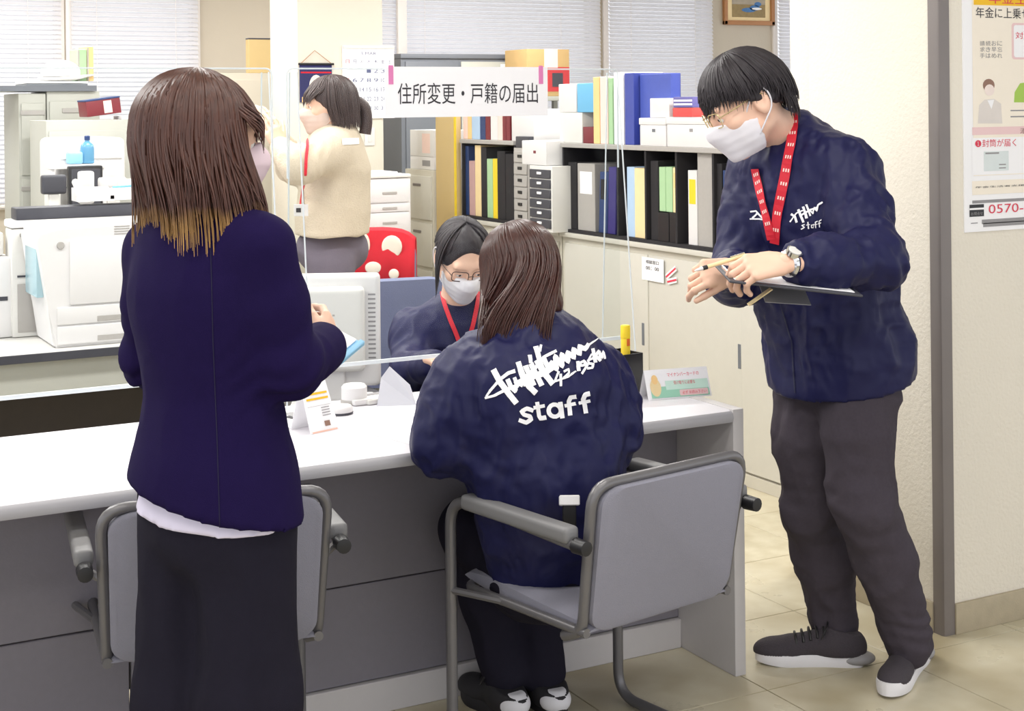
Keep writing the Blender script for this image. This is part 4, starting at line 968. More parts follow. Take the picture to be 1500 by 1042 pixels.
# copier, red-covered chair, clerk's chair
qv = 3.72; a, b = onY(505, 300, qv).x, onY(602, 300, qv).x; z1 = onY(560, 256, qv).z; zl = onY(560, 344, qv).z
t = thing('copier', 'white copier with paper drawers behind the woman in the fleece', 'copier'); box('body', (a, b, qv, qv+.4, zl, z1-.02), M['whitepl'], t, .008); box('lid', (a, b, qv-.005, qv+.4, z1-.018, z1), M['offwhite'], t, .006)
for y0, y1 in ((312, 341), (299, 311), (268, 297)):
    d = box('drawer', (a+.015, b-.012, qv-.008, qv, onY(560, y1, qv).z, onY(560, y0, qv).z), M['whitepl'], t, .003); zz = (onY(560, y1, qv).z+onY(560, y0, qv).z)/2; box('handle', ((a+b)/2+.02, (a+b)/2+.1, qv-.011, qv-.008, zz-.008, zz+.004), M['greyfile'], d, .001, 1)
box('cabinet_base', (a+.01, b-.01, qv+.02, qv+.4, 0, zl), M['greycab'], t, .004); box('paper_on_lid', (a+.12, a+.3, qv+.02, qv+.25, z1, z1+.012), M['paper'], t, .002, 1)
def office_chair(label, loc, rz, m, w=.44, zb=(.55, .95)):
    t = thing('office_chair', label, 'chair', loc, rz)
    bm = bmesh.new(); pts = rrect(-w/2, w/2, zb[0], zb[1], .11, 6); rings = []
    for off, ins in ((-.03, .03), (-.04, 0), (.0, 0), (.012, .02)):
        rings.append([bm.verts.new((x*(1-ins*2), -.22+off-.05*(1-(2*x/w)**2)-.08*(z-zb[0]), z*(1-ins)+ins*(zb[0]+zb[1])/2)) for x, z in pts])
    for A_, B_ in zip(rings, rings[1:]):
        for k in range(len(pts)): bm.faces.new((A_[k], A_[(k+1) % len(pts)], B_[(k+1) % len(pts)], B_[k]))
    bm.faces.new(rings[0][::-1]); bm.faces.new(rings[-1]); finish(bm, 'backrest', m, t, True)
    box('seat', (-.23, .23, -.2, .24, .42, .48), m, t, .028, 4); tubes('back_support', [smooth_path([(0, -.27, .66), (0, -.29, .5), (0, -.2, .405), (0, 0, .4)], 5)], .018, M['black'], t, 8)
    lathe_obj('gas_column', [(.03, .1), (.03, .25), (.018, .25), (.018, .41)], M['black'], t)
    for i in range(5):
        an = 2*math.pi*i/5+.3; e = (.27*math.cos(an), .27*math.sin(an)); lg = tubes('base_arm', [[(0, 0, .11), (e[0]*.5, e[1]*.5, .1), (e[0], e[1], .075)]], .017, M['black'], t, 8); lathe_obj('castor', [(.012, -.018), (.028, -.012), (.028, .012), (.012, .018)], M['black'], lg, (e[0], e[1], .029), 12, 'x')
    return t
office_chair('blue-grey upholstered office chair behind the seated clerk', (-.335, 1.30, 0), math.radians(172), M['bluecloth'], zb=(.56, .935))
p = at(515, 378, 7.2); oc = office_chair('office chair with a red and white cloth hung over its back', (p.x, p.y-.2, 0), math.radians(150), M['bluecloth'], w=.40, zb=(.56, .93))
t = thing('draped_cloth', 'red cloth with white blotches hung over an office chair', 'cloth', oc.location, math.radians(150)); bm = bmesh.new()
prof = [(-.318, .66), (-.325, .84), (-.33, .92), (-.312, .955), (-.275, .96), (-.245, .945), (-.205, .84), (-.19, .66)]
nx = 12; rows = [[bm.verts.new((-.2+.4*i/nx, y+.008*math.sin(i*1.7+z*9), z-.02*abs(math.sin(i*1.1))*(z < .8)-.05*(abs(i/nx-.5)*2)**4)) for i in range(nx+1)] for y, z in prof]
for A_, B_ in zip(rows, rows[1:]):
    for i in range(nx): bm.faces.new((A_[i], A_[i+1], B_[i+1], B_[i]))
o = finish(bm, 'cloth', M['redcloth'], t, True); md = o.modifiers.new('thickness', 'SOLIDIFY'); md.thickness = .006
for x, z, rx, rz in ((-.09, .87, .05, .055), (.05, .88, .035, .06), (.0, .77, .04, .03), (.13, .84, .025, .05), (-.1, .74, .025, .025)):
    link('white_patch', np_mesh('white_patch', *ball((x, -.185-.12*(z-.66), z), 1., 8, (rx, .006, rz)), M['whitecloth']), t)
    link('white_patch', np_mesh('white_patch', *ball((x, -.325, z), 1., 8, (rx, .006, rz)), M['whitecloth']), t)

# side desk and computer monitor of the clerk
t = thing('side_desk', 'grey side desk under the clerk\'s white monitor', 'desk'); box('top', (-1.18, -.62, .8, 1.4, .63, .66), M['black'], t, .003)
for u in (-1.18, -.65): box('side_panel', (u, u+.03, .82, 1.38, 0, .63), M['dkgrey'], t, 0)
mc = at(496, 480, 4.5); mt = thing('computer_monitor', 'back of the clerk\'s white computer monitor', 'monitor', (mc.x, mc.y, .66), -TH+.06)
zt, zb_ = at(496, 401, 4.5).z-.66, at(496, 566, 4.5).z-.66; hw = .125
wl = .19
box('housing', (-wl, hw, -.012, .035, zb_, zt), M['whitepl'], mt, .018, 4)
box('rear_cover', (-wl+.03, hw-.045, -.055, -.008, zb_+.05, zt-.035), M['offwhite'], mt, .03, 5)
box('logo_mark', (-.015, -.008, -.0558, -.0545, zt-.12, zt-.115), M['greyfile'], mt, 0)
bm = bmesh.new()
for i in range(16): bbox(bm, hw-.036, hw-.014, -.0135, -.0115, zb_+.07+i*.0135, zb_+.075+i*.0135)
finish(bm, 'vent_slots', M['inkgrey'], mt)['kind'] = 'stuff'
box('stand_arm', (-.1, .02, -.03, .01, .01, zb_+.08), M['whitepl'], mt, .012, 3); box('foot', (-.14, .1, -.09, .1, .001, .014), M['whitepl'], mt, .006)
tubes('cable', [smooth_path([(-.06, -.06, zb_+.06), (-.04, -.09, zb_+.03), (-.08, -.11, .04), (-.13, -.11, .008)], 6)], .004, M['black'], mt, 7)
p = onZ(545, 470, .70); t = thing('document_pile', 'pile of white papers on a teal folder behind the monitor', 'paper', (p.x, 2.3, .701)); box('folder', (-.16, .16, -.17, .12, 0, .012), mat('teal_card', srgb(40,120,126), .5), t, .001, 1); box('sheets', (-.15, .15, -.16, .11, .012, .07), M['paper'], t, .002, 1); box('cover_sheet', (-.13, .13, -.14, .1, .07, .076), mat('salmon_paper', srgb(250,226,212), .8), t, 0)

# ------------------------------------------------------------------ small things on the counter
CZT = .7205
def cz(px, py): p = onZ(px, py, CZT); return p
p = cz(913, 579); t = thing('pen_cup', 'black square pen cup at the counter\'s right end', 'cup', (p.x, p.y+.03, CZT), .1); bm = bmesh.new(); hw = .052
for q in ((-hw, hw, -hw, -hw+.004), (-hw, hw, hw-.004, hw), (-hw, -hw+.004, -hw, hw), (hw-.004, hw, -hw, hw)): bbox(bm, q[0], q[1], q[2], q[3], 0, .118)
finish(bm, 'wall', M['black'], t); box('base', (-hw, hw, -hw, hw, 0, .006), M['black'], t, 0)
mk = thing('glue_stick', 'yellow glue stick standing in the black pen cup', 'glue', (p.x+.022, p.y+.02, CZT+.007)); lathe_obj('tube_body', [(.013, 0), (.0135, .004), (.0135, .15), (.012, .152)], M['yellow'], mk, seg=16); lathe_obj('cap', [(.0142, .152), (.0142, .185), (.012, .188)], M['yellow'], mk, seg=16); box('print', (-.004, .006, -.0142, -.0128, .13, .15), mat('orange_print', srgb(226,110,40), .6), mk, 0)
# tent card with mint band
pa, pb = cz(950, 587), cz(1043, 580); dx = (pb-pa); t = thing('tent_card', 'white and mint tent card with pink lettering at the counter end', 'card', ((pa.x+pb.x)/2, (pa.y+pb.y)/2, CZT), math.atan2(dx.y, dx.x)); w = dx.length; hgt = .078
bm = bmesh.new(); A_ = [bm.verts.new(q) for q in ((-w/2, 0, 0), (w/2, 0, 0), (w/2, .035, hgt), (-w/2, .035, hgt), (-w/2, .07, 0), (w/2, .07, 0))]; bm.faces.new((A_[0], A_[1], A_[2], A_[3])); bm.faces.new((A_[3], A_[2], A_[5], A_[4])); o = finish(bm, 'card', M['paper'], t); o.modifiers.new('thickness', 'SOLIDIFY').thickness = .0008
sl = math.hypot(.035, hgt); P = Print((-w/2, -.0006, 0), (1, 0, 0), (0, .035/sl, hgt/sl)); P.h = .0012
P.rect(w*.06, w*.97, sl*.05, sl*.42, M['inkmint']); P.rect(w*.3, w*.97, sl*.3, sl*.6, mat('pale_mint_ink', srgb(206,236,222), .7), .0002); P.text('マイナンバーカードの', w*.6, sl*.8, w*.5, sl*.13, M['inkred']); P.text('受け取りに必要な', w*.6, sl*.52, w*.34, sl*.12, M['inkred'], lift=.0008); P.rect(w*.5, w*.95, sl*.08, sl*.28, M['inkpink'], .0006, .004); P.text('必ず お読み下さい', w*.73, sl*.18, w*.38, sl*.11, M['inkred'], lift=.001); P.oval(w*.14, sl*.4, w*.085, sl*.3, M['cream'], .0006); P.oval(w*.14, sl*.66, w*.05, sl*.16, M['orange'], .0009); P.done('print', t)
# leaflets and card stand left of the centre
p = cz(437, 625); t = thing('leaflet_stack', 'white leaflets with black print at the woman\'s right side', 'leaflets', (p.x, p.y+.05, CZT), .3); box('stack', (-.045, .045, -.06, .06, 0, .022), M['paper'], t, .001, 1); P = Print((-.045, -.06, .022), (1, 0, 0), (0, 1, 0)); P.oval(.05, .06, .022, .03, M['inkgrey']); P.rect(.01, .03, .01, .05, M['ink'], .0003); P.rect(.05, .08, .015, .022, M['ink'], .0003); P.done('print', t); box('banded_edge', (-.03, .03, -.0612, -.06, .006, .014), M['ink'], t, 0)
pa, pb = cz(458, 637), cz(494, 628); dx = pb-pa; w = dx.length; t = thing('card_stand', 'small white standing card with orange bands on the counter', 'card', ((pa.x+pb.x)/2, (pa.y+pb.y)/2, CZT), math.atan2(dx.y, dx.x)-.1); hg = .125; ln_ = .05
bm = bmesh.new(); A_ = [bm.verts.new(q) for q in ((-w/2-.003, 0, 0), (w/2+.003, 0, 0), (w/2-.003, ln_, hg), (-w/2+.003, ln_, hg), (-w/2, ln_*1.7, 0), (w/2, ln_*1.7, 0))]; bm.faces.new((A_[0], A_[1], A_[2], A_[3])); bm.faces.new((A_[3], A_[2], A_[5], A_[4])); o = finish(bm, 'card', M['paper'], t); o.modifiers.new('thickness', 'SOLIDIFY').thickness = .0008
sl = math.hypot(ln_, hg); P = Print((-w/2, -.0006, 0), (1, 0, 0), (0, ln_/sl, hg/sl)); P.h = .0012; P.rect(w*.04, w*.96, 0, sl*.03, mat('salmon_ink', srgb(246,200,180), .7)); P.rect(w*.1, w*.9, sl*.62, sl*.66, M['inkyellow']); P.rect(w*.1, w*.9, sl*.72, sl*.76, M['inkyellow']); P.rect(w*.08, w*.92, sl*.5, sl*.505, M['inkgrey'])
for i in range(4): P.rect(w*.55, w*.85, sl*(.3+.05*i), sl*(.315+.05*i), M['inkgrey'])
P.rect(w*.55, w*.75, sl*.1, sl*.2, M['inkbrown']); P.done('print', t)
# white tape dispenser, round pad, pen rest
p = cz(523, 592); t = thing('tape_dispenser', 'white round tape dispenser on the counter by the monitor', 'dispenser', (p.x, p.y+.02, CZT)); lathe_obj('drum', [(.0, 0), (.03, 0), (.036, .006), (.036, .045), (.03, .052), (.0, .055)], M['whitepl'], t); box('cutter', (-.02, .04, -.05, -.02, 0, .016), M['whitepl'], t, .006); lathe_obj('base_ring', [(.038, 0.0), (.0385, .008), (.036, .012)], M['greyfile'], t)
p = cz(498, 606); t = thing('stamp_pad', 'small white round stamp pad left of the tape dispenser', 'stamp pad', (p.x, p.y, CZT)); lathe_obj('case', [(0, 0), (.032, 0), (.035, .004), (.035, .016), (.03, .022), (0, .023)], M['whitepl'], t); lathe_obj('rim', [(.0355, .001), (.0362, .004), (.0355, .006)], M['dkgrey'], t)
p = cz(557, 588); t = thing('calculator', 'flat pale desk calculator behind the leaning form', 'calculator', (p.x, p.y+.0, CZT), .2); box('case', (-.06, .05, -.03, .06, 0, .014), M['offwhite'], t, .005); box('display', (-.05, .04, .03, .052, .014, .0155), M['inkgrey'], t, .001, 1)
p = cz(585, 598); t = thing('standing_form', 'thin grey-white form standing on the counter in front of the clerk', 'paper', (p.x, p.y+.03, CZT), -.35); bm = bmesh.new(); A_ = [bm.verts.new(q) for q in ((-.05, 0, 0), (.06, 0, 0), (.045, .04, .05), (-.01, .06, .10), (-.035, .05, .07))]; bm.faces.new(A_); o = finish(bm, 'sheet', mat('thin_paper', srgb(214,214,222), .7, var=.02, transl=.3), t); o.modifiers.new('thickness', 'SOLIDIFY').thickness = .0006
bm = bmesh.new(); A_ = [bm.verts.new(q) for q in ((-.05, 0, .0005), (.06, 0, .0005), (.08, -.1, .0005), (-.03, -.1, .0005))]; bm.faces.new(A_); o = finish(bm, 'flap', M['paper'], t); o.modifiers.new('thickness', 'SOLIDIFY').thickness = .0005
p = cz(612, 640); t = thing('application_form', 'sheets of white forms on the counter under the seated woman\'s left arm', 'paper', (p.x+.03, p.y+.06, CZT), .25)
for i in range(3): box('sheet', (-.11+.012*i, .11+.01*i, -.15+.008*i, .15, .0012*i, .0012*i+.001), M['paper'], t, 0)

# ------------------------------------------------------------------ print on the walls
def PV(v): return lambda px, py: (lambda q: (q.x, q.z))(onY(px, py, v))
# poster on the pillar front
pv = PY-.004; f2 = PV(pv); x0, zb_ = f2(1413, 341); x1 = 1.32; zt = 1.95
t = thing('wall_poster', 'large pension-benefit poster with red phone number on the right wall', 'poster'); box('sheet', (x0, x1, pv, PY-.0005, zb_, zt), M['paper'], t, 0)
P = Print((0, pv, 0), (1, 0, 0), (0, 0, 1)); P.h = .0004
def R(a, y0, b, y1, m, lift=.0003, r=0.): (xa, za), (xb, zb2) = f2(a, y1), f2(b, y0); P.rect(xa, max(xb, xa+.002), za, zb2, m, lift, r)
def T(s, a, y0, b, y1, m, bold=0.): (xa, za), (xb, zb2) = f2(a, y1), f2(b, y0); P.text(s, (xa+xb)/2, (za+zb2)/2, xb-xa, zb2-za, m, bold, .0012)
R(1426, -30, 1590, 258, M['inkcream'], .0002); R(1426, -12, 1590, 7, M['inkyellow'], .0004); T('年金生活者', 1448, -8, 1540, 5, M['inkred'], 0.)
T('年金に上乗せして支給', 1429, 14, 1560, 26, M['ink'], 0.); R(1482, 36, 1590, 87, M['inkpink'], .0004, .01); R(1485, 39, 1590, 84, M['paper'], .0006, .008); T('対象となる方', 1487, 48, 1560, 57, M['inkred'])
for i, s in enumerate(('請求手', '続きは', 'お早め', 'に忘れ')): 
    for j, ch_ in enumerate(s): T(ch_, 1435+i*8.5, 60+j*9, 1442+i*8.5, 67+j*9, M['inkgrey'], 0.)
(cx_, cz_) = f2(1448, 125); P.oval(cx_, cz_, .024, .019, M['inkbrown'], .0006); (cx_, cz_) = f2(1449, 132); P.oval(cx_, cz_, .02, .017, mat('pale_face_ink', srgb(246,230,222), .7), .0008)
P.poly([f2(1432, 181), f2(1468, 181), f2(1466, 152), f2(1456, 145), f2(1442, 146), f2(1434, 154)], mat('pale_grey_ink', srgb(226,218,212), .7), .0005); P.poly([f2(1446, 147), f2(1456, 146), f2(1452, 160)], M['paper'], .0007)
P.poly([f2(1485, 150), f2(1486, 135), f2(1494, 122), f2(1520, 118), f2(1530, 150)], M['inkgreen'], .0006); (cx_, cz_) = f2(1512, 102); P.oval(cx_, cz_, .03, .026, M['inkgrey'], .0006); R(1480, 160, 1560, 163, M['inkgrey']); R(1480, 169, 1540, 172, M['inkgrey'])
R(1424, 183, 1590, 198, M['inkpink'], .0005); T('添付不要', 1494, 187, 1530, 196, M['inkbrown']); R(1424, 198, 1590, 257, M['paper'], .0004); T('❶封筒が届く', 1428, 203, 1488, 216, M['inkred'], 0.)
R(1441, 221, 1477, 251, mat('pale_mint_card_ink', srgb(222,230,230), .7), .0007); R(1443, 223, 1463, 226, M['inkgrey'], .0009); R(1463, 240, 1473, 242, M['inkgrey'], .0009); R(1463, 245, 1473, 247, M['inkgrey'], .0009)
R(1424, 258, 1590, 286, M['inkcream'], .0003); T('年金生活者支援給付金の専用', 1428, 267, 1560, 276, M['ink'], 0.); R(1424, 291, 1560, 294, M['inkgrey'])
R(1420, 299, 1441, 318, M['black'], .0004); R(1420, 304, 1441, 308, M['paper'], .0006); T('お問合せ', 1422, 310, 1439, 316, M['inkgrey']); T('0570-05', 1448, 296, 1520, 313, M['inkred'], -.005); R(1438, 320, 1570, 322, M['inkgrey']); R(1440, 325, 1560, 327, M['inkgrey']); R(1422, 326, 1432, 328, M['inkgrey'])
P.done('print', t)
# notice and stickers on the cabinet door
u_ = UF-.0022; qa, qb = onX(972, 415, u_), onX(940, 376, u_)
t = thing('notice_sheet', 'white notice taped to the beige cabinet door left of the man\'s hands', 'notice'); box('sheet', (u_, UF+.0, qa.y, qb.y, qa.z, qb.z+.0), M['paper'], t, 0); w, h = qb.y-qa.y, qb.z-qa.z
P = Print((u_, qb.y, qa.z), (0, -1, 0), (0, 0, 1)); P.text('相談窓口', w*.5, h*.82, w*.6, h*.16, M['ink'], .01); P.text('00：00', w*.5, h*.55, w*.6, h*.15, M['ink'], .01); P.done('print', t)
for (xa, ya, xb, yb, s) in ((976, 406, 990, 393, 'slanting'), (978, 413, 991, 410, 'level')):
    c0, c1 = onX(xa, ya, UF-.001), onX(xb, yb, UF-.001); t = thing('magnet_strip', 'small red and white %s magnet strip on the beige cabinet door' % s, 'magnet'); dd = (c1-c0).normalized(); nn = Vector((1, 0, 0)).cross(dd)
    for k, (m, e0, e1) in enumerate((('paper', -.012, .012), ('inkred', -.004, .004))):
        bm = bmesh.new(); vs = [bm.verts.new(q+Vector((-k*.0012, 0, 0))) for q in (c0+nn*e0, c1+nn*e0, c1+nn*e1, c0+nn*e1)]; bm.faces.new(vs); o = finish(bm, ('backing', 'red_bar')[k], M[m], t); o.modifiers.new('thickness', 'SOLIDIFY').thickness = .001
# calendar and hanging on the column
cvv = CY-.012; f3 = PV(cvv); (xa, za), (xb, zb2) = f3(503, 174), f3(577, 67)
t = thing('wall_calendar', 'large white wall calendar with blue figures beside the hanging sign', 'calendar'); box('sheet', (xa, xb, cvv, CY-.001, za, zb2), M['paper'], t, 0); box('binding', (xa, xb, cvv-.006, cvv, zb2-.018, zb2), M['offwhite'], t, .002)
P = Print((xa, cvv, za), (1, 0, 0), (0, 0, 1)); w, h = xb-xa, zb2-za; bi = mat('blue_grey_ink', srgb(96,102,140), .7); P.text('3 MAR', w*.5, h*.89, w*.3, h*.04, bi); n = 1
for r_ in range(6):
    for c_ in range(7):
        i = r_*7+c_-2
        if r_ == 0: P.text('日月火水木金土'[c_], w*(.09+.137*c_), h*.78, w*.07, h*.05, M['inkred'] if c_ == 0 else bi)
        elif 1 <= i-7+0 <= 31: P.text(str(i-7), w*(.09+.137*c_), h*(.78-.128*r_), w*.085, h*.055, M['inkred'] if c_ == 0 else bi)
P.done('print', t)
(xa, za), (xb, zb2) = f3(440, 150), f3(486, 94); t = thing('hanging_banner', 'small navy hanging cloth with white and orange patches on the column', 'banner'); box('cloth', (xa, xb, cvv, CY-.002, za, zb2), mat('navy_cloth', srgb(46,46,92), .9), t, 0); tubes('rod', [[(xa-.01, cvv-.004, zb2), (xb+.01, cvv-.004, zb2)]], .006, M['black'], t, 8); mx_, mz_ = f3(461, 74); tubes('string', [[(xa, cvv-.004, zb2), (mx_, cvv, mz_), (xb, cvv-.004, zb2)]], .0018, M['wood'], t, 5)
P = Print((xa, cvv, za), (1, 0, 0), (0, 0, 1)); w, h = xb-xa, zb2-za; P.oval(w*.5, h*.42, w*.22, h*.3, M['whitecloth']); P.rect(w*.02, w*.98, h*.76, h*.8, M['redcloth']); P.rect(w*.05, w*.4, 0, h*.14, M['orange']); P.done('pattern', t)
# folders on a ledge left of the column
v5 = 5.2; (xa, za), (xb, zb2) = PV(v5)(365, 107), PV(v5)(399, 58); t = thing('cardboard_folder', 'tan cardboard folder standing against the back wall left of the column', 'folder'); box('cover', (xa, xb, v5, v5+.06, za, zb2), M['tan'], t, .002, 1); box('dark_edge', (xa, xb, v5, v5+.06, zb2, zb2+.008), M['dkgrey'], t, 0)
t = thing('low_cabinet', 'pale cabinet under the tan cardboard folder', 'cabinet'); box('body', (xa-.3, xb+.1, v5-.02, v5+.4, .05, za-.001), M['wallback'], t, .004); box('plinth', (xa-.28, xb+.08, v5, v5+.4, 0, .05), M['greydk'], t, 0); box('door', (xa-.28, xb+.08, v5-.03, v5-.02, .08, za-.04), M['wallback'], t, .003)

# ------------------------------------------------------------------ people: shared builders
HB = hair_mat('black_hair', srgb(26,22,26), srgb(56,49,54), rough=.52)
def body_mesh(parent, J, c, R, sc, hands_, up=.05):
    """skin: head, neck, trunk, limbs and hands as one body mesh"""
    S = Sdf(); L = head_sdf(S, c, R, sc); nk = Vector(J['neck'])
    S.cone(L(0, -.022, -.05), nk, .05*sc, .058*sc, .03); S.cone(nk, Vector(J['chest']), .06, .09, .05)
    parts = [S.mesh(.0042)]
    T = Sdf(); T.chain([(J['neck'], .06), (J['chest'], .1), (J['pel'], .1)], .05)
    for e in 'LR':
        T.chain([(J['neck'], .05), (J['sh'+e], .045), (J['el'+e], .036), (J['wr'+e], .026)], .02)
        if 'hip'+e in J: T.chain([(J['pel'], .09), (J['hip'+e], .075), (J['kn'+e], .05), (J['an'+e], .035)], .02)
    parts.append(T.mesh(.014)); parts += hands_
    return surf('body', join(parts), M['skin'], parent)
def scalp(parent, c, R, sc, m, grow=1.08, n=(.8, -.6), at_=(.072, .07), nape=None, noise_=.004, name='hair', brow=None):
    x, y, z = R; c = Vector(c); S = Sdf(); S.ell(c+(y*-.016+z*.032)*sc, (.079*sc*grow, .099*sc*grow, .09*sc*grow), R, .01)
    if nape: S.cone(c+(y*-.05-z*.01)*sc, c+(y*-.06-z*nape)*sc, .06*sc, .045*sc, .03)
    if brow: S.ell(c+(y*brow[0]+z*brow[1])*sc, tuple(v*sc for v in brow[2]), R, .012, True)      # rounded hairline
    S.cut(c+(y*at_[0]+z*at_[1])*sc, y*n[0]+z*n[1])
    V, F = S.mesh(.005); V = folds(V, F, noise_, (30, 30, 12), 4)
    return surf(name, (V, F), m, parent)
def locks(parent, c, R, sc, m, n, phis, ends, th1=95, grow=(1.03, 1.14), r=.0042, name='hair_locks', th0=(3, 60), bulge=.3, rx=1., M_=18, seed=5):
    """locks running over the skull, then hanging to ends(phi, k) in world space"""
    rg = np.random.default_rng(seed); x, y, z = [A3(v) for v in R]; c = A3(c)+(A3(R[1])*-.014+A3(R[2])*.03)*sc; P = np.zeros((n, M_, 3)); rad = np.zeros((n, M_)); m1 = M_//2
    for i in range(n):
        ph = rg.uniform(*phis); k = rg.random(); g = grow[0]+(grow[1]-grow[0])*k; a0 = rg.uniform(*th0)*(1-k*.8); t1 = th1+rg.normal(0, 4)
        for j in range(m1):
            th = math.radians(a0+(t1-a0)*j/(m1-1)); pj = ph*(1 if j > 0 else 1)
            d = x*(math.sin(pj)*math.sin(th)*.079*rx)+y*(math.cos(pj)*math.sin(th)*.099)+z*(math.cos(th)*.09); P[i, j] = c+d*g*sc
        p0 = P[i, m1-1]; tg = p0-P[i, m1-2]; tg /= np.linalg.norm(tg); e = A3(ends(ph, k, rg)); ln = np.linalg.norm(e-p0)
        for j in range(m1, M_):
            t = (j-m1+1)/(M_-m1); b1 = p0+tg*ln*bulge; b2 = e+np.array([0, 0, ln*.35]); P[i, j] = p0*(1-t)**3+3*b1*t*(1-t)**2+3*b2*t*t*(1-t)+e*t**3
        rr = r*rg.uniform(.6, 1.2); rad[i] = rr*np.interp(np.linspace(0, 1, M_), [0, .15, .6, 1], [.5, 1, .9, .12])
    V, F = ribbons(P, rad, 4); return surf(name, (V, F), m, parent)
def shoe(parent, heel, toe, m_up, m_sole, m_patch=None, hgt=.1, scale=1., lace=None, heelpatch=None):
    """one trainer: moulded sole, knitted upper, laces"""
    h_ = Vector(heel); h_.z = 0; d = Vector(toe)-h_; d.z = 0; ln = d.length; f = d.normalized(); s = f.cross(Vector((0, 0, 1))); up = Vector((0, 0, 1))
    def L(a, b, c_): return h_+f*(a*ln)+s*b+up*c_
    out = [(0., .0), (.02, .026), (.15, .034), (.35, .032), (.55, .038), (.75, .045), (.9, .036), (.98, .018), (1., .0)]
    prof = smooth_path([(a, b, 0) for a, b in out], 4); ring = [(p.x, p.y) for p in prof]+[(p.x, -p.y*.92) for p in prof[::-1][1:-1]]
    bm = bmesh.new(); lv = []
    for z, g in ((.0, .93), (.006, 1.), (.026, 1.04), (.034, .98)):
        lv.append([bm.verts.new(L((a-.5)*(.98+.02*g)+.5, b*g, z+.022*max(0, a-.72)**1.3*2.2+(.012*max(0, .25-a) if z > .02 else .0)*2)) for a, b in ring])
    for A_, B_ in zip(lv, lv[1:]):
        for k in range(len(ring)): bm.faces.new((A_[k], A_[(k+1) % len(ring)], B_[(k+1) % len(ring)], B_[k]))
    bm.faces.new(lv[0][::-1]); bm.faces.new(lv[-1]); rt_ = finish(bm, 'shoe', m_sole, parent, True)
    S = Sdf(); S.ell(L(.17, 0, .05), (.062*scale, .036*scale, .052), (f, s, up), .02); S.cone(L(.18, 0, .06), L(.24, 0, hgt+.02), .04, .037, .03, (s, .85)); S.cone(L(.3, 0, .06), L(.62, 0, .045), .042, .034, .03, (s, .92)); S.ell(L(.78, 0, .036), (.07*scale, .042*scale, .036), (f, s, up), .03)
    S.cut(L(0, 0, .028), -up); S.cut(L(.2, 0, hgt), up-f*.25)
    surf('upper', S.mesh(.005), m_up, rt_)
    if lace:
        bm = bmesh.new()
        for i in range(5): a = .36+.065*i; zz = .108-.0062*i; tube(bm, smooth_path([L(a, -.03, zz-.022), L(a+.006, -.016, zz-.003), L(a+.01, 0, zz+.002), L(a+.006, .016, zz-.003), L(a, .03, zz-.022)], 4), .0036, 6)
        for e in (-1, 1): tube(bm, smooth_path([L(.36, 0, .105), L(.33, e*.02, .122), L(.36, e*.045, .105), L(.4, e*.05, .085)], 5), .0026, 6)
        finish(bm, 'laces', lace, rt_, True)['kind'] = 'stuff'
    if m_patch: S = Sdf(); S.ell(L(.07, 0, .02), (.055, .038, .02), (f, s, up), .01); S.cut(L(0, 0, .004), -up); surf('heel_block', S.mesh(.005), m_patch, rt_)
    if heelpatch: S = Sdf(); S.ell(L(.1, 0, .05), (.047, .0405, .034), (f, s, up), .01); S.cut(L(0, 0, .078), up); S.cut(L(0, 0, .03), -up); S.cut(L(.12, 0, 0), f); surf('heel_patch', S.mesh(.004), heelpatch, rt_)
    return rt_
def glasses(parent, c, R, sc, m, w=.026, h=.018):
    x, y, z = R; c = Vector(c)
    def L(a, b, d): return c+(x*a+y*b+z*d)*sc
    g = bpy.data.objects.new('glasses', None); COL.objects.link(g); g.parent = parent
    for e in (-1, 1):
        pts = [L(e*.033+px, .108-.012*abs(e*.033+px)/.06, .002+pz) for px, pz in rrect(-w, w, -h, h, .01, 4)]
        tubes('rim', [pts], .0016, m, g, 6, closed=True)
        tubes('temple', [smooth_path([L(e*.062, .098, .008), L(e*.078, .05, .012), L(e*.084, -.01, .016), L(e*.084, -.03, .004)], 4)], .0017, m, g, 6)
    tubes('bridge', [smooth_path([L(-.009, .11, .006), L(0, .114, .01), L(.009, .11, .006)], 3)], .0015, m, g, 6)
    return g
def lanyard(parent, tree, paths, width=.02, name='lanyard', marks=True):
    g = bpy.data.objects.new(name, None); COL.objects.link(g); g.parent = parent
    for pts in paths:
        P2 = smooth_path([(a, b, 0) for a, b in pts], 5); Q = []; N_ = []
        for p in P2:
            d = ray(p.x, p.y).normalized(); h = tree.ray_cast(CAM, d)
            if h[0] is None: continue
            n = h[1] if h[1].dot(d) < 0 else -h[1]; Q.append(h[0]+n*.004); N_.append(n)
        if len(Q) < 3: continue
        for _ in range(2):
            Q = [Q[0]]+[(Q[i-1]+Q[i]*2+Q[i+1])/4 for i in range(1, len(Q)-1)]+[Q[-1]]; N_ = [N_[0]]+[(N_[i-1]+N_[i]*2+N_[i+1]).normalized() for i in range(1, len(N_)-1)]+[N_[-1]]
        Q = [q+n*.003 for q, n in zip(Q, N_)]
        strap(Q, width, .0015, M['red'], 'ribbon', g, N_)
        if marks:
            bm = bmesh.new()
            for i in range(2, len(Q)-2, 2):
                t = (Q[i+1]-Q[i-1]).normalized(); s = t.cross(N_[i]).normalized(); cc = Q[i]+N_[i]*.0022
                for e in (-.3, -.05, .2):
                    vs = [bm.verts.new(cc+s*(width*(e+a*.07))+t*(b*.0045)) for a, b in ((-1, -1), (1, -1), (1, 1), (-1, 1))]; bm.faces.new(vs)
            finish(bm, 'woven_print', M['pinkfile'], g)['kind'] = 'stuff'
    return g
def vec(**k): return {a: at(*b) for a, b in k.items()}

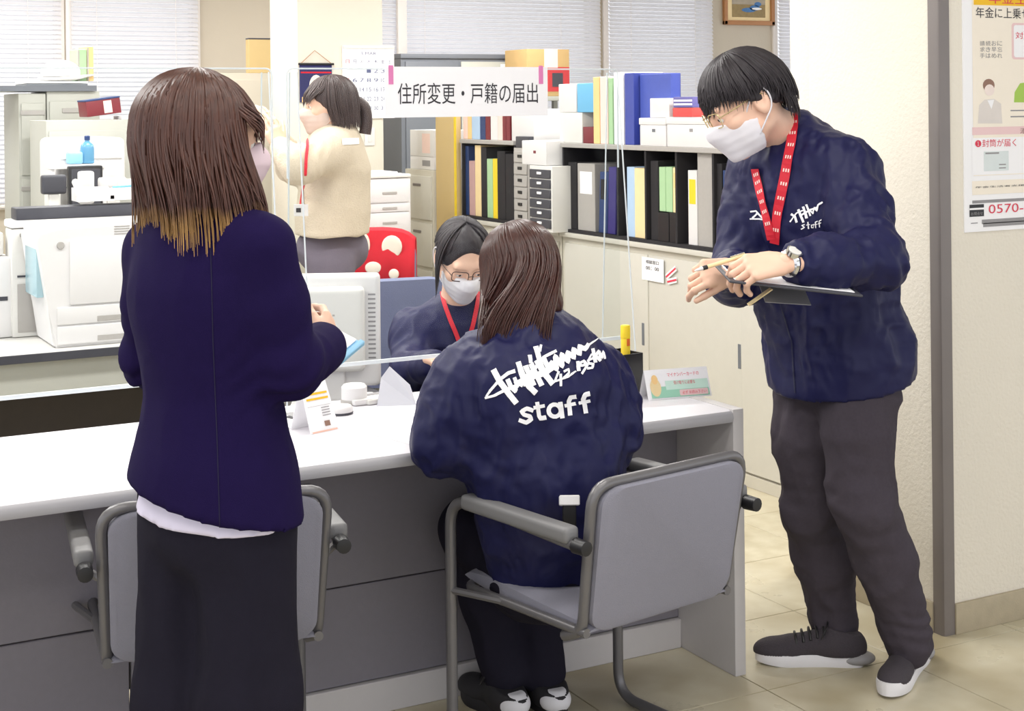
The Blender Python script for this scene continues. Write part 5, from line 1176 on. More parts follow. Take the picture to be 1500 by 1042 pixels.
# ------------------------------------------------------------------ the standing man with the clipboard
def man():
    t = thing('person', 'standing man in navy staff windbreaker and charcoal trousers writing on a clipboard', 'person')
    J = vec(neck=(1158, 205, 4.05), chest=(1182, 300, 4.06), pel=(1230, 520, 4.08), shL=(1238, 250, 3.92), shR=(1114, 248, 4.19), elL=(1284, 382, 3.74), wrL=(1150, 386, 3.58), elR=(1076, 405, 4.06), wrR=(1074, 394, 3.84), hipL=(1262, 530, 4.0), hipR=(1192, 530, 4.16), knL=(1262, 735, 3.93), anL=(1330, 925, 4.03), knR=(1188, 745, 4.10), anR=(1222, 905, 4.18))
    c = at(1091, 152, 3.94); R = frame(-RT0*.93-FW*.22-UP0*.5, UP0-RT0*.25)
    lf = (J['shL']-J['shR']).normalized(); fwd = lf.cross(UP0).normalized(); sc = 1.04
    hl = hand(J['wrL'], -RT0*.98-UP0*.1-FW*.05, -UP0*.75+FW*.6, -1, (.6, .65, .7, .75), .03, (.5, .6, .3), 1.04, .0026)
    hr = hand(J['wrR'], -RT0*.9-FW*.28-UP0*.1, -UP0*.5+FW*.75, 1, (.62, .85, .95, 1.), .02, (.35, .8, .35), 1.0, .0026)
    body_mesh(t, J, c, R, sc, [hl, hr])
    # windbreaker
    S = Sdf(); pel = J['pel']; ch = J['chest']; mid = pel.lerp(ch, .5)
    S.chain([(pel+Vector((0, 0, -.12)), .212), (pel, .208), (mid-fwd*.005, .20), (ch, .195), (ch.lerp(J['neck'], .55), .15)], .06, (fwd, .80))
    S.cone(J['shL'].lerp(J['neck'], .12), J['shR'].lerp(J['neck'], .12), .07, .07, .07); S.cone(J['neck']-Vector((0, 0, .05)), J['neck'], .1, .078, .04)
    S.cut(pel+fwd*.0+Vector((0, 0, -.065)), -(UP0+fwd*.22))
    S.group(.05).chain([(J['shL'], .082), (J['shL'].lerp(J['elL'], .5), .076), (J['elL'], .07), (J['elL'].lerp(J['wrL'], .55), .062), (J['wrL']+(J['elL']-J['wrL']).normalized()*.02, .047)], .03).cut(J['wrL']+(J['elL']-J['wrL']).normalized()*.03, J['wrL']-J['elL'])
    S.group(.05).chain([(J['shR'], .082), (J['elR'], .068), (J['wrR']+(J['elR']-J['wrR']).normalized()*.04, .045)], .03)
    nk = J['neck']; up_ = (Vector(c)-nk).normalized()
    S.group(.012).cone(nk-UP0*.02, nk+up_*.045, .086, .072, .01)
    S.cut(nk+up_*.05, up_*.9+fwd*.25)
    V, F = S.mesh(.0075); V = relax(V, F, 1)
    hm = (pel+Vector((0, 0, -.065)), -(UP0+fwd*.22)); V = folds(V, F, .014, (12, 12, 6), 21, hem=hm); V = folds(V, F, .006, (26, 26, 16), 23, hem=hm)
    for e in 'LR': V = creases(V, F, J['el'+e], J['wr'+e]-J['sh'+e], .007, .04, .12)
    jk = surf('windbreaker', (V, F), M['navy'], t); tree = bvh_of(V, F)
    # chest print: brush script with "staff", and a small mark on the other side
    def z6(pts): return [(980+a/2.4237, 40+b/2.4237) for a, b in pts]
    st = [(z6([(437, 665), (450, 672), (455, 690)]), 3.4), (z6([(432, 690), (455, 660), (480, 650)]), 2.), (z6([(462, 650), (478, 690)]), 3.4), (z6([(478, 640), (488, 676)]), 3.2), (z6([(488, 632), (500, 668)]), 3.2), (z6([(470, 668), (500, 648), (530, 640)]), 2.6), (z6([(500, 650), (512, 662), (518, 640), (528, 652), (532, 632), (547, 622)]), 2.6)]
    st += [(z6([(482, 700), (473, 703), (482, 710), (472, 716)]), 1.6), (z6([(492, 692), (495, 714)]), 1.6), (z6([(488, 702), (499, 700)]), 1.3), (z6([(513, 700), (505, 702), (505, 711), (514, 711), (515, 698)]), 1.5), (z6([(523, 711), (522, 692), (529, 688)]), 1.6), (z6([(518, 700), (528, 698)]), 1.2), (z6([(537, 708), (536, 688), (544, 684)]), 1.6), (z6([(532, 697), (543, 694)]), 1.2)]
    strokes_on(tree, st, M['paper'], 'chest_lettering', jk, .003, 1.2)
    strokes_on(tree, [(z6([(292, 655), (312, 652), (322, 664)]), 2.4), (z6([(300, 676), (318, 660), (340, 682)]), 2.6), (z6([(290, 680), (338, 682)]), 2.)], M['paper'], 'chest_mark', jk, .003, 1.2)
    strokes_on(tree, [([(1142, 440), (1160, 500), (1165, 575)], 1.6)], mat('zip_tape', srgb(28,28,58), .6), 'zip', jk, .003, 3)
    # trousers
    S = Sdf(); S.ell(pel-Vector((0, 0, .06)), (.17, .13, .13), (lf, fwd, UP0), .05)
    for e in 'LR': h_, k_, a_ = J['hip'+e], J['kn'+e], J['an'+e]; S.chain([(h_, .104), (h_.lerp(k_, .5)+fwd*.01, .095), (k_, .08), (k_.lerp(a_, .45)-fwd*.012, .074), (a_-Vector((0, 0, .03)), .06)], .03)
    V, F = S.mesh(.008); V = relax(V, F, 1); V = folds(V, F, .013, (10, 10, 6), 31); V = folds(V, F, .004, (24, 24, 14), 32)
    for e in 'LR': V = creases(V, F, J['kn'+e]-Vector((0, 0, .03)), (.3, .2, 1), .004, .07, .15, 5); V = creases(V, F, J['an'+e]+Vector((0, 0, .04)), (.2, 0, 1), .004, .045, .09, 7)
    surf('trousers', (V, F), M['trgrey'], t)
    shoe(t, onZ(1264, 974, 0), onZ(1106, 970, 0), M['shoe'], M['sole'], M['solegrey'], .10, 1., M['black']); shoe(t, onZ(1352, 962, 0), onZ(1298, 1026, 0), M['shoe'], M['sole'], M['solegrey'], .10, 1., M['black'])
    # head dressings
    hb = scalp(t, c, R, sc, HB, 1.09, (.5, -.866), (.07, .045), None, .006)
    x, y, z = R
    def ends(ph, k, rg):      # short crop: ends stay close to the skull, fringe forward
        co = math.cos(ph); r_ = 1.12+.06*k; zz = np.interp(co, [-1, -.5, -.1, .35, .7, 1.], [-.035, -.01, .03, .022, .04, .032])
        return c+(x*(math.sin(ph)*.079*r_)+y*(co*.101*r_-.012)+z*(zz+rg.normal(0, .012)))*sc
    locks(hb, c, R, sc, HB, 1300, (-math.pi, math.pi), ends, 58, (1.08, 1.2), .0038, 'hair_locks', (5, 60), .3, 1., 12, 9)
    def back(ph, k, rg): r_ = 1.08+.05*k; return c+(x*(math.sin(ph)*.078*r_)+y*(math.cos(ph)*.098*r_-.006)+z*(-.062+rg.normal(0, .012)))*sc
    locks(hb, c, R, sc, HB, 420, (math.radians(125), math.radians(235)), back, 92, (1.03, 1.09), .0036, 'nape_locks', (40, 80), .3, 1., 12, 10)
    eyes(t, c, R, sc); face_mask(t, c, R, M['mask'], sc, True, -.118, -.012); glasses(t, c, R, sc, mat('gold_wire', srgb(214,196,150), .25, .8), .025, .019)
    lanyard(t, tree, [[(1164, 170), (1161, 205), (1152, 250), (1142, 300), (1136, 356)], [(1108, 246), (1114, 275), (1123, 310), (1132, 350)]], .026)
    # wristwatch
    w = J['wrL']; ax = (J['elL']-w).normalized(); S = bpy.data.objects.new('wristwatch', None); COL.objects.link(S); S.parent = t
    a1 = ax.cross(UP0).normalized(); a2 = ax.cross(a1); cc = w+ax*.012; ring = [cc+(a1*math.cos(q)*.030+a2*math.sin(q)*.025) for q in [2*math.pi*i/28 for i in range(28)]]
    tubes('bracelet', [ring], .009, M['chrome'], S, 8, True); n_ = (a1 if a1.dot(UP0-FW) > 0 else -a1); n_ = (UP0*.8-FW*.6); n_ = (n_-ax*n_.dot(ax)).normalized(); bm = bmesh.new(); cen = cc+n_*.03
    tube(bm, [cen-n_*.004, cen+n_*.008], .02, 20); finish(bm, 'case', M['chrome'], S, True); bm = bmesh.new(); tube(bm, [cen+n_*.008, cen+n_*.009], .016, 20); finish(bm, 'dial', M['offwhite'], S)
    return J
JM = man()
# his clipboard, papers and pen
cbm = at(1150, 404, 3.66)
def slab(name, o, a, b, la, lb, th, m, parent):
    """thin board: centre o, unit axes a, b"""
    n = a.cross(b).normalized(); bm = bmesh.new(); bbox(bm, -la/2, la/2, -lb/2, lb/2, -th/2, th/2, min(.002, th*.3), 1)
    bmesh.ops.transform(bm, matrix=Matrix.Translation(o) @ Matrix((a, b, n)).transposed().to_4x4(), verts=bm.verts[:]); return finish(bm, name, m, parent)
a_ = (RT0*.985-UP0*.12+FW*.02).normalized(); b_ = (FW+UP0*.05); b_ = (b_-a_*b_.dot(a_)).normalized()
t = thing('clipboard', 'black clipboard held level in the standing man\'s hands', 'clipboard'); o_ = at(1152, 411, 3.68)
slab('board', o_, a_, b_, .32, .24, .006, M['dkgrey'], t); slab('sheet', o_+Vector((0, 0, .004)), a_, b_, .29, .2, .002, M['paper'], t); slab('clip', o_-a_*.14+Vector((0, 0, .008)), a_, b_, .025, .1, .012, M['chrome'], t)
t = thing('paper_slip', 'folded grey sheet and cream strip held under the clipboard', 'paper'); slab('grey_sheet', at(1150, 433, 3.72), (RT0-UP0*.1+FW*.2).normalized(), (FW+UP0*.35).normalized(), .12, .09, .002, M['inkgrey'], t); slab('cream_strip', at(1113, 435, 3.66), (RT0*.8+UP0*.55).normalized(), FW.copy(), .07, .03, .004, M['cream'], t)
t = thing('ballpoint_pen', 'beige and white ballpoint pen held across the man\'s fingers', 'pen'); pa, pb = at(1017, 397, 3.60), at(1092, 374, 3.64); d_ = (pb-pa)
tubes('barrel', [[pa+d_*.24, pb]], .0048, M['cream'], t, 10); tubes('grip', [[pa+d_*.16, pa+d_*.25]], .0055, M['black'], t, 10); bm = bmesh.new(); tube(bm, [pa, pa+d_*.05, pa+d_*.16], [.001, .003, .005], 10); finish(bm, 'tip', M['whitepl'], t, True); tubes('pocket_clip', [[pb-d_*.3+Vector((0, 0, .007)), pb-d_*.02+Vector((0, 0, .007))]], .0015, M['chrome'], t, 6)

# ------------------------------------------------------------------ the standing woman in the blazer, seen from behind
def woman_blazer():
    t = thing('person', 'standing woman in a navy blazer with brown blond-tipped hair, seen from behind', 'person')
    J = vec(neck=(292, 308, 2.83), chest=(302, 410, 2.83), pel=(312, 690, 2.83), shL=(226, 368, 2.94), shR=(386, 362, 2.73), elL=(219, 525, 2.98), wrL=(300, 500, 3.12), elR=(424, 535, 2.76), wrR=(470, 510, 2.93), hipL=(268, 725, 2.88), hipR=(358, 725, 2.79), knL=(268, 1020, 2.89), anL=(266, 1325, 2.92), knR=(362, 1020, 2.81), anR=(368, 1325, 2.84))
    c = at(296, 208, 2.82); R = frame(RT0*.93+FW*.36-UP0*.05); sc = 1.0; lf = (J['shL']-J['shR']).normalized(); fwd = lf.cross(UP0).normalized()
    hr = hand(J['wrR'], RT0*.15+FW*.75+UP0*.35, -RT0*.8-UP0*.3, 1, (.5, .6, .65, .7), .03, (.5, .5, .4), .92, .0035); hl = hand(J['wrL'], RT0*.7+FW*.5, UP0*.5-FW*.3, -1, (.5, .6, .6, .7), .03, (.5, .5, .4), .92, .0035)
    body_mesh(t, J, c, R, sc, [hr, hl])
    S = Sdf(); pel = J['pel']; ch = J['chest']
    S.chain([(pel-Vector((0, 0, .16)), .215), (pel-Vector((0, 0, .02)), .17), (pel.lerp(ch, .42), .132), (pel.lerp(ch, .8), .145), (ch, .15), (ch.lerp(J['neck'], .6), .115)], .06, (fwd, .76))
    S.cone(J['shL'].lerp(J['neck'], .1), J['shR'].lerp(J['neck'], .1), .052, .052, .06); S.cone(J['neck']-Vector((0, 0, .05)), J['neck'], .08, .06, .04); S.cut(pel-Vector((0, 0, .05)), -(UP0*1.+RT0*.22))
    S.group(.035).chain([(J['shL'], .055), (J['shL'].lerp(J['elL'], .5), .053), (J['elL'], .05), (J['wrL'], .044)], .03)
    S.group(.035).chain([(J['shR'], .056), (J['shR'].lerp(J['elR'], .5), .055), (J['elR'], .055), (J['wrR'], .05)], .03)
    V, F = S.mesh(.0075); V = relax(V, F, 2); V = folds(V, F, .006, (8, 8, 3), 41)
    for e in 'LR': V = creases(V, F, J['el'+e], J['wr'+e]-J['sh'+e], .005, .045, .1)
    jk = surf('blazer', (V, F), M['blazer'], t); tree = bvh_of(V, F)
    strokes_on(tree, [([(308, 330), (312, 500), (318, 640), (322, 772)], 1.4)], mat('blazer_seam', srgb(22,16,50), .9), 'back_seam', jk, .0012, 4)
    S = Sdf(); S.chain([(pel-Vector((0, 0, .02)), .15), (pel-Vector((0, 0, .2)), .205)], .04, (fwd, .78)); S.cut(pel-Vector((0, 0, .083)), -(UP0+RT0*.07)); S.cut(pel, UP0)
    surf('shirt', S.mesh(.008), M['shirt'], t)
    S = Sdf(); S.ell(pel-Vector((0, 0, .08)), (.145, .112, .13), (lf, fwd, UP0), .05)
    for e in 'LR': h_, k_, a_ = J['hip'+e], J['kn'+e], J['an'+e]; S.chain([(h_, .094), (k_, .096), (a_, .102)], .03, (fwd, .92))
    S.cut((0, 0, .03), (0, 0, -1)); V, F = S.mesh(.009); V = relax(V, F, 1); V = folds(V, F, .012, (9, 9, 1.5), 51); surf('trousers', (V, F), M['trblack'], t)
    for e in 'LR': a_ = J['an'+e].copy(); a_.z = 0; shoe(t, a_-fwd*.07, a_+fwd*.16, M['shoeblack'], M['shoeblack'], None, .07)
    HA = hair_mat('brown_hair_blond_tips', srgb(40,23,22), srgb(100,63,51), srgb(216,168,92), c.z-.215, c.z-.115, .38)
    hb = scalp(t, c, R, sc, HA, 1.1, (.86, -.5), (.078, .06), .1, .004); x, y, z = R
    def ends(ph, k, rg):
        q = round(ph*7+.6*math.sin(ph*5))/7.; hs = math.sin(q*57.3)*43758.5; hs -= math.floor(hs); ph = q+.3*(ph-q); s_, co = math.sin(ph), math.cos(ph)      # locks gather into pointed tips
        o = c+x*(s_*(.088+.03*k))+y*(co*(np.interp(co, [-1, 0, 1], [.082, .1, .105])+.02*k)); ln = np.interp(co, [-1, -.7, -.35, .1, .4, 1], [.135, .15, .1, .105, .135, .15])+.045*hs*hs+.012*rg.random()-.02*(1-k)
        return o-UP0*ln+y*(.03*max(0, co))+Vector((rg.normal(0, .008), rg.normal(0, .008), rg.normal(0, .008)))
    dg = math.radians
    locks(hb, c, R, sc, HA, 1500, (dg(58), dg(322)), ends, 92, (1.06, 1.2), .0046, 'hair_locks', (3, 55), .42, 1., 20, 61)
    def bang(ph, k, rg): return c+x*(math.sin(ph)*.095)+y*(.118-.02*abs(math.sin(ph)))+z*(.01+rg.normal(0, .01))
    locks(hb, c, R, sc, HA, 220, (dg(-60), dg(60)), bang, 62, (1.08, 1.16), .0036, 'fringe', (3, 40), .3, 1., 14, 62)
    def cheek(ph, k, rg): return c+x*(.075+.02*k)+y*(.06+.05*rg.random())-UP0*(.14+.06*rg.random())
    locks(hb, c, R, sc, HA, 260, (dg(46), dg(80)), cheek, 88, (1.1, 1.2), .0042, 'cheek_locks', (3, 45), .4, 1., 20, 65)
    # loose light wisps by the shoulders and at the chin
    def wis(ph, k, rg):
        s_, co = math.sin(ph), math.cos(ph); return c+x*(s_*.13)+y*(co*.14)-UP0*(.175+.03*rg.random())
    locks(hb, c, R, sc, HA, 90, (dg(60), dg(120)), wis, 95, (1.16, 1.22), .003, 'wisps', (20, 60), .4, 1., 18, 63); locks(hb, c, R, sc, HA, 60, (dg(205), dg(262)), wis, 95, (1.16, 1.22), .003, 'wisps', (20, 60), .4, 1., 18, 64)
    eyes(t, c, R, sc); face_mask(t, c, R, M['maskpink'], sc, False)
    return J
JA = woman_blazer()
t = thing('document_folder', 'pale blue clear folder of white papers in the blazer woman\'s right hand', 'folder')
e0, e1 = at(443, 575, 2.93), at(530, 502, 3.08); aa = (e1-e0).normalized(); bb = (-RT0*.6+FW*.55+UP0*.42); bb = (bb-aa*bb.dot(aa)).normalized(); L_ = (e1-e0).length
slab('cover', (e0+e1)/2+bb*.1, aa, bb, L_, .2, .003, mat('clear_blue_folder', srgb(150,200,232), .3, var=.03), t); nn = aa.cross(bb).normalized(); nn = nn if nn.z > 0 else -nn
slab('sheets', (e0+e1)/2+bb*.105+nn*.0045, aa, bb, L_*.96, .19, .005, M['paper'], t); slab('spine', (e0+e1)/2+nn*.003-bb*.002, aa, bb, L_, .012, .012, mat('clear_blue_folder', srgb(150,200,232), .3, var=.03), t)

# ------------------------------------------------------------------ the seated staff woman, seen from behind
def woman_staff():
    t = thing('person', 'seated woman in a navy staff windbreaker with long dark brown hair, back to the camera', 'person')
    J = vec(neck=(772, 500, 3.67), chest=(778, 590, 3.60), pel=(818, 830, 3.62), shL=(678, 565, 3.58), shR=(876, 552, 3.72), elL=(652, 652, 3.56), wrL=(668, 590, 3.85), elR=(900, 630, 3.66), wrR=(835, 590, 3.92))
    J.update(hipL=J['pel']+Vector((-.08, .03, -.02)), hipR=J['pel']+Vector((.085, .015, -.02)), knL=Vector((-.76, .13, .47)), knR=Vector((-.60, .13, .47)), anL=at(738, 985, 3.82), anR=at(795, 985, 3.84))
    c = at(760, 402, 3.74); R = frame(Vector((-.22, .9, -.42))); sc = .98; lf = (J['shL']-J['shR']).normalized(); fwd = lf.cross(UP0).normalized()
    hl = hand(J['wrL'], (.45, .8, -.25), (0, .1, -1), -1, (.25, .3, .35, .4), .05, (.6, .4, .2), .92, .004); hr = hand(J['wrR'], (-.5, .75, -.3), (-.4, .1, -.8), 1, (.5, .6, .65, .7), .03, (.5, .5, .5), .92, .004)
    body_mesh(t, J, c, R, sc, [hl, hr]); pel, ch = J['pel'], J['chest']
    S = Sdf(); mid = pel.lerp(ch, .5)-fwd*.03
    S.chain([(pel-Vector((0, 0, .06)), .162), (pel+Vector((0, 0, .06)), .162), (mid, .176), (ch, .192), (ch.lerp(J['neck'], .55), .15)], .07, (fwd, .78))
    S.cone(J['shL'].lerp(J['neck'], .08), J['shR'].lerp(J['neck'], .08), .076, .076, .07); S.cone(J['neck']-Vector((0, 0, .06)), J['neck'], .1, .074, .04); S.cut(pel-Vector((0, 0, .055)), (0, 0, -1))
    for e in 'LR': S.group(.05).chain([(J['sh'+e], .078), (J['sh'+e].lerp(J['el'+e], .55), .078), (J['el'+e], .07), (J['el'+e].lerp(J['wr'+e], .5), .06), (J['wr'+e]-(J['wr'+e]-J['el'+e]).normalized()*.03, .042)], .03)
    nk = J['neck']; up_ = (c-nk).normalized(); S.group(.012).cone(nk-UP0*.02, nk+up_*.05, .084, .072, .01); S.cut(nk+up_*.055, up_)
    V, F = S.mesh(.0075); V = relax(V, F, 1); hm = (pel-Vector((0, 0, .055)), (0, 0, -1)); V = folds(V, F, .015, (10, 10, 5), 71, hem=hm); V = folds(V, F, .006, (24, 24, 14), 72, hem=hm)
    for e in 'LR': V = creases(V, F, J['el'+e], J['wr'+e]-J['sh'+e], .007, .045, .12)
    jk = surf('windbreaker', (V, F), M['navy'], t); tree = bvh_of(V, F)
    def z(pts): return [(700+a/5.209, 440+b/5.209) for a, b in pts]
    st = [(z([(128, 545), (170, 625), (230, 705), (285, 775)]), 6.6), (z([(278, 545), (230, 560), (170, 605), (105, 680), (60, 745)]), (4.6, 2.4)), (z([(60, 746), (130, 728), (205, 690), (300, 655)]), (2.6, 4.4)),
          (z([(232, 615), (255, 665), (285, 690)]), 5.6), (z([(285, 690), (300, 640), (285, 600)]), 4.4), (z([(312, 488), (335, 560), (365, 640)]), 6.2), (z([(330, 650), (360, 590), (390, 570)]), 4.4), (z([(352, 600), (390, 660), (432, 698)]), 6.4),
          (z([(368, 515), (392, 580), (420, 640)]), 6.), (z([(395, 430), (402, 475)]), 4.2), (z([(445, 372), (458, 430), (478, 500)]), 5.8), (z([(480, 350), (470, 385)]), (2., 3.4)), (z([(410, 500), (450, 580), (480, 640)]), 6.2), (z([(455, 475), (505, 560), (560, 630)]), 6.6), (z([(395, 560), (440, 520), (500, 440), (590, 392)]), (4.2, 3.4)), (z([(300, 640), (400, 590), (500, 560), (560, 520)]), 7.),
          (z([(505, 455), (540, 545), (560, 480), (598, 535), (585, 430), (640, 512), (635, 415), (690, 475), (680, 400), (730, 445), (722, 375), (775, 418), (770, 352), (815, 380), (835, 345)]), (5.6, 4.6)), (z([(560, 500), (650, 450), (760, 395), (840, 345), (912, 297)]), (8., 1.2))]
    st += [(z([(612, 552), (582, 622), (680, 590), (742, 548)]), (2.6, 1.8)), (z([(628, 572), (630, 650)]), 3.), (z([(655, 548), (690, 530), (692, 560), (655, 592)]), 2.6), (z([(758, 480), (765, 535)]), 4.2), (z([(805, 468), (775, 482), (782, 505), (815, 498), (805, 465), (832, 500), (790, 560)]), 2.8), (z([(872, 448), (835, 465), (845, 488), (876, 490), (868, 522), (835, 525)]), 2.6), (z([(838, 462), (860, 420), (880, 415)]), 2.2), (z([(872, 382), (890, 470)]), 4.), (z([(918, 395), (892, 430), (925, 462)]), 3.4), (z([(922, 455), (925, 405), (940, 445), (950, 395), (962, 445)]), 3.)]
    el_ = [(582+46*math.cos(q)*1., 840+47*math.sin(q)) for q in [i*2*math.pi/14 for i in range(15)]]
    st += [(z([(408, 838), (372, 825), (332, 848), (352, 872), (392, 884), (402, 908), (366, 932), (322, 916)]), 4.7), (z([(452, 785), (466, 880), (478, 900), (508, 894)]), 5.), (z([(430, 818), (500, 804)]), 4.), (z(el_), 4.8), (z([(626, 785), (640, 888)]), 5.2), (z([(700, 868), (688, 770), (702, 738), (736, 734)]), 5.), (z([(666, 802), (734, 788)]), 4.), (z([(818, 852), (800, 752), (812, 720), (838, 714)]), 5.), (z([(774, 782), (842, 766)]), 4.)]
    st = [(p_, (tuple(v*1.28 for v in w_) if isinstance(w_, tuple) else w_*1.28)) for p_, w_ in st]
    strokes_on(tree, st, M['paper'], 'back_lettering', jk, .003, 1.6)
    S = Sdf(); S.ell(pel-Vector((0, 0, .03)), (.17, .14, .1), (lf, fwd, UP0), .05)
    for e in 'LR': S.chain([(J['hip'+e], .09), (J['kn'+e], .075), (J['kn'+e].lerp(J['an'+e], .5), .064), (J['an'+e], .056)], .03)
    V, F = S.mesh(.009); V = relax(V, F, 1); V = folds(V, F, .007, (10, 10, 5), 81); surf('trousers', (V, F), M['trblack'], t)
    for e, dx in (('L', -.03), ('R', .02)): a_ = J['an'+e].copy(); a_.z = 0; shoe(t, a_+Vector((0, -.08, 0)), a_+Vector((dx, .155, 0)), M['shoeblack'], M['shoeblack'], None, .085, 1., M['black'], M['sole'])
    # a phone pouch at the hip: white and black
    HBn = hair_mat('dark_brown_hair', srgb(34,17,17), srgb(84,46,38), rough=.34)
    hb = scalp(t, c, R, sc, HBn, 1.1, (.86, -.5), (.078, .06), .1, .003); x, y, zz = R; dg = math.radians
    tail = at(750, 508, 3.55)
    def ends(ph, k, rg):
        q = round(ph*9)/9.; ph = q+.35*(ph-q); s_, co = math.sin(ph), math.cos(ph)
        if s_ > .45: p = at(806+14*rg.random(), 440+22*rg.random(), 3.66+.05*k)
        elif s_ < -.75: p = at(700+14*rg.random(), 470+30*rg.random(), 3.66)
        else: u_ = (s_+.75)/1.2; p = at(704+98*u_+rg.normal(0, 3), 508+rg.normal(0, 6)+16*math.sin(u_*3.)+5*math.sin(q*40), 3.54-.02*k)
        return p
    locks(hb, c, R, sc, HBn, 1700, (dg(48), dg(312)), ends, 88, (1.04, 1.14), .0042, 'hair_locks', (3, 50), .35, .98, 20, 91)
    eyes(t, c, R, sc); face_mask(t, c, R, M['mask'], sc, True)
    return J
JB = woman_staff()
t = thing('pouch', 'small black and white pouch at the seated woman\'s hip', 'pouch'); p = at(834, 762, 3.36); slab('pouch_body', p, RT0.copy(), UP0.copy(), .03, .09, .05, M['black'], t); slab('white_flap', p+UP0*.045-FW*.006, RT0.copy(), (UP0+FW*.3).normalized(), .045, .022, .05, M['whitepl'], t); slab('white_patch', p-UP0*.03-FW*.02, RT0.copy(), UP0.copy(), .02, .03, .02, M['whitepl'], t)

# ------------------------------------------------------------------ the clerk behind the screen
def clerk():
    t = thing('person', 'seated clerk behind the screen with tied dark hair, white mask and red lanyard', 'person')
    J = vec(neck=(672, 455, 4.98), chest=(668, 515, 5.0), pel=(655, 690, 5.05), shL=(745, 488, 5.0), shR=(608, 490, 4.92), elL=(765, 590, 4.9), wrL=(715, 590, 4.66), elR=(602, 590, 4.78), wrR=(640, 600, 4.56))
    for k_ in ('elL', 'elR', 'wrL', 'wrR'): J[k_].z = max(J[k_].z, .77 if k_[0] == 'w' else .70); 
    for k_ in ('elL', 'elR'): J[k_].y = max(J[k_].y, .80)
    J.update(hipL=J['pel']+Vector((.08, 0, .1)), hipR=J['pel']+Vector((-.08, 0, .1)), knL=Vector((-.22, .82, .47)), knR=Vector((-.4, .82, .47)), anL=Vector((-.22, .86, .09)), anR=Vector((-.4, .86, .09)))
    J['pel'].z = max(J['pel'].z, .52); J['pel'].y = 1.25
    for h_ in ('hipL', 'hipR'): J[h_].z = .5; J[h_].y = 1.22
    c = at(677, 378, 4.86); R = frame(Vector((-.16, -.9, -.55))); sc = 1.0; lf = (J['shL']-J['shR']).normalized(); fwd = lf.cross(UP0).normalized()
    hl = hand(J['wrL'], (-.6, -.7, -.2), (0, 0, -1), -1, (.3, .4, .4, .5), .04, (.6, .4, .2), .92, .004); hr = hand(J['wrR'], (.5, -.8, -.2), (0, 0, -1), 1, (.3, .4, .4, .5), .04, (.6, .4, .2), .92, .004)
    body_mesh(t, J, c, R, sc, [hl, hr]); pel, ch = J['pel'], J['chest']
    S = Sdf(); S.chain([(pel, .18), (pel.lerp(ch, .5), .175), (ch, .175), (ch.lerp(J['neck'], .55), .13)], .06, (fwd, .75)); S.cone(J['shL'], J['shR'], .07, .07, .07); S.cone(J['neck']-Vector((0, 0, .05)), J['neck'], .09, .07, .04)
    for e in 'LR': S.group(.05).chain([(J['sh'+e], .074), (J['el'+e], .062), (J['wr'+e]-(J['wr'+e]-J['el'+e]).normalized()*.03, .042)], .03)
    V, F = S.mesh(.0078); V = relax(V, F, 3); V = folds(V, F, .012, (11, 11, 6), 101); jk = surf('windbreaker', (V, F), M['navy'], t); tree = bvh_of(V, F)
    S = Sdf(); S.ell(pel-Vector((0, 0, .02)), (.16, .13, .09), None, .04)
    for e in 'LR': S.chain([(J['hip'+e], .085), (J['kn'+e], .07), (J['an'+e], .055)], .03)
    surf('trousers', S.mesh(.012), M['trblack'], t)
    for e in 'LR': a_ = J['an'+e].copy(); a_.z = 0; shoe(t, a_+Vector((0, .08, 0)), a_+Vector((0, -.15, 0)), M['shoeblack'], M['shoeblack'], None, .08)
    hb = scalp(t, c, R, sc, HB, 1.07, (.55, -.835), (.085, .02), None, .004, 'hair', (.115, .012, (.066, .07, .078))); x, y, z = R; dg = math.radians
    def ends(ph, k, rg): return c+(x*(math.sin(ph)*.05)+y*(-.1)+z*(-.03+rg.normal(0, .012)))
    locks(hb, c, R, sc, HB, 560, (dg(50), dg(310)), ends, 62, (1.04, 1.1), .0034, 'hair_locks', (3, 40), .4, 1., 14, 111)
    def side(ph, k, rg): s_ = 1 if math.sin(ph) > 0 else -1; return c+x*(s_*(.082+.006*k))+y*(.05+.01*k)-z*(.05+.06*k)
    for a0, a1 in ((62, 84), (-84, -62)): locks(hb, c, R, sc, HB, 45, (dg(a0), dg(a1)), side, 62, (1.08, 1.15), .0034, 'side_locks', (3, 20), .3, 1., 16, 112+a0)
    link('hair_bun', np_mesh('hair_bun', *ball(c-y*.125+z*.0, .04), HB), hb)
    eyes(t, c, R, sc); face_mask(t, c, R, M['mask'], sc, True, -.118, -.01); glasses(t, c, R, sc, mat('thin_dark_wire', srgb(90,70,66), .3, .5))
    lanyard(t, tree, [[(648, 418), (650, 440), (658, 465), (668, 490), (674, 510)], [(700, 430), (696, 460), (688, 490), (678, 512)]], .014, marks=False)
    return J
JC = clerk()

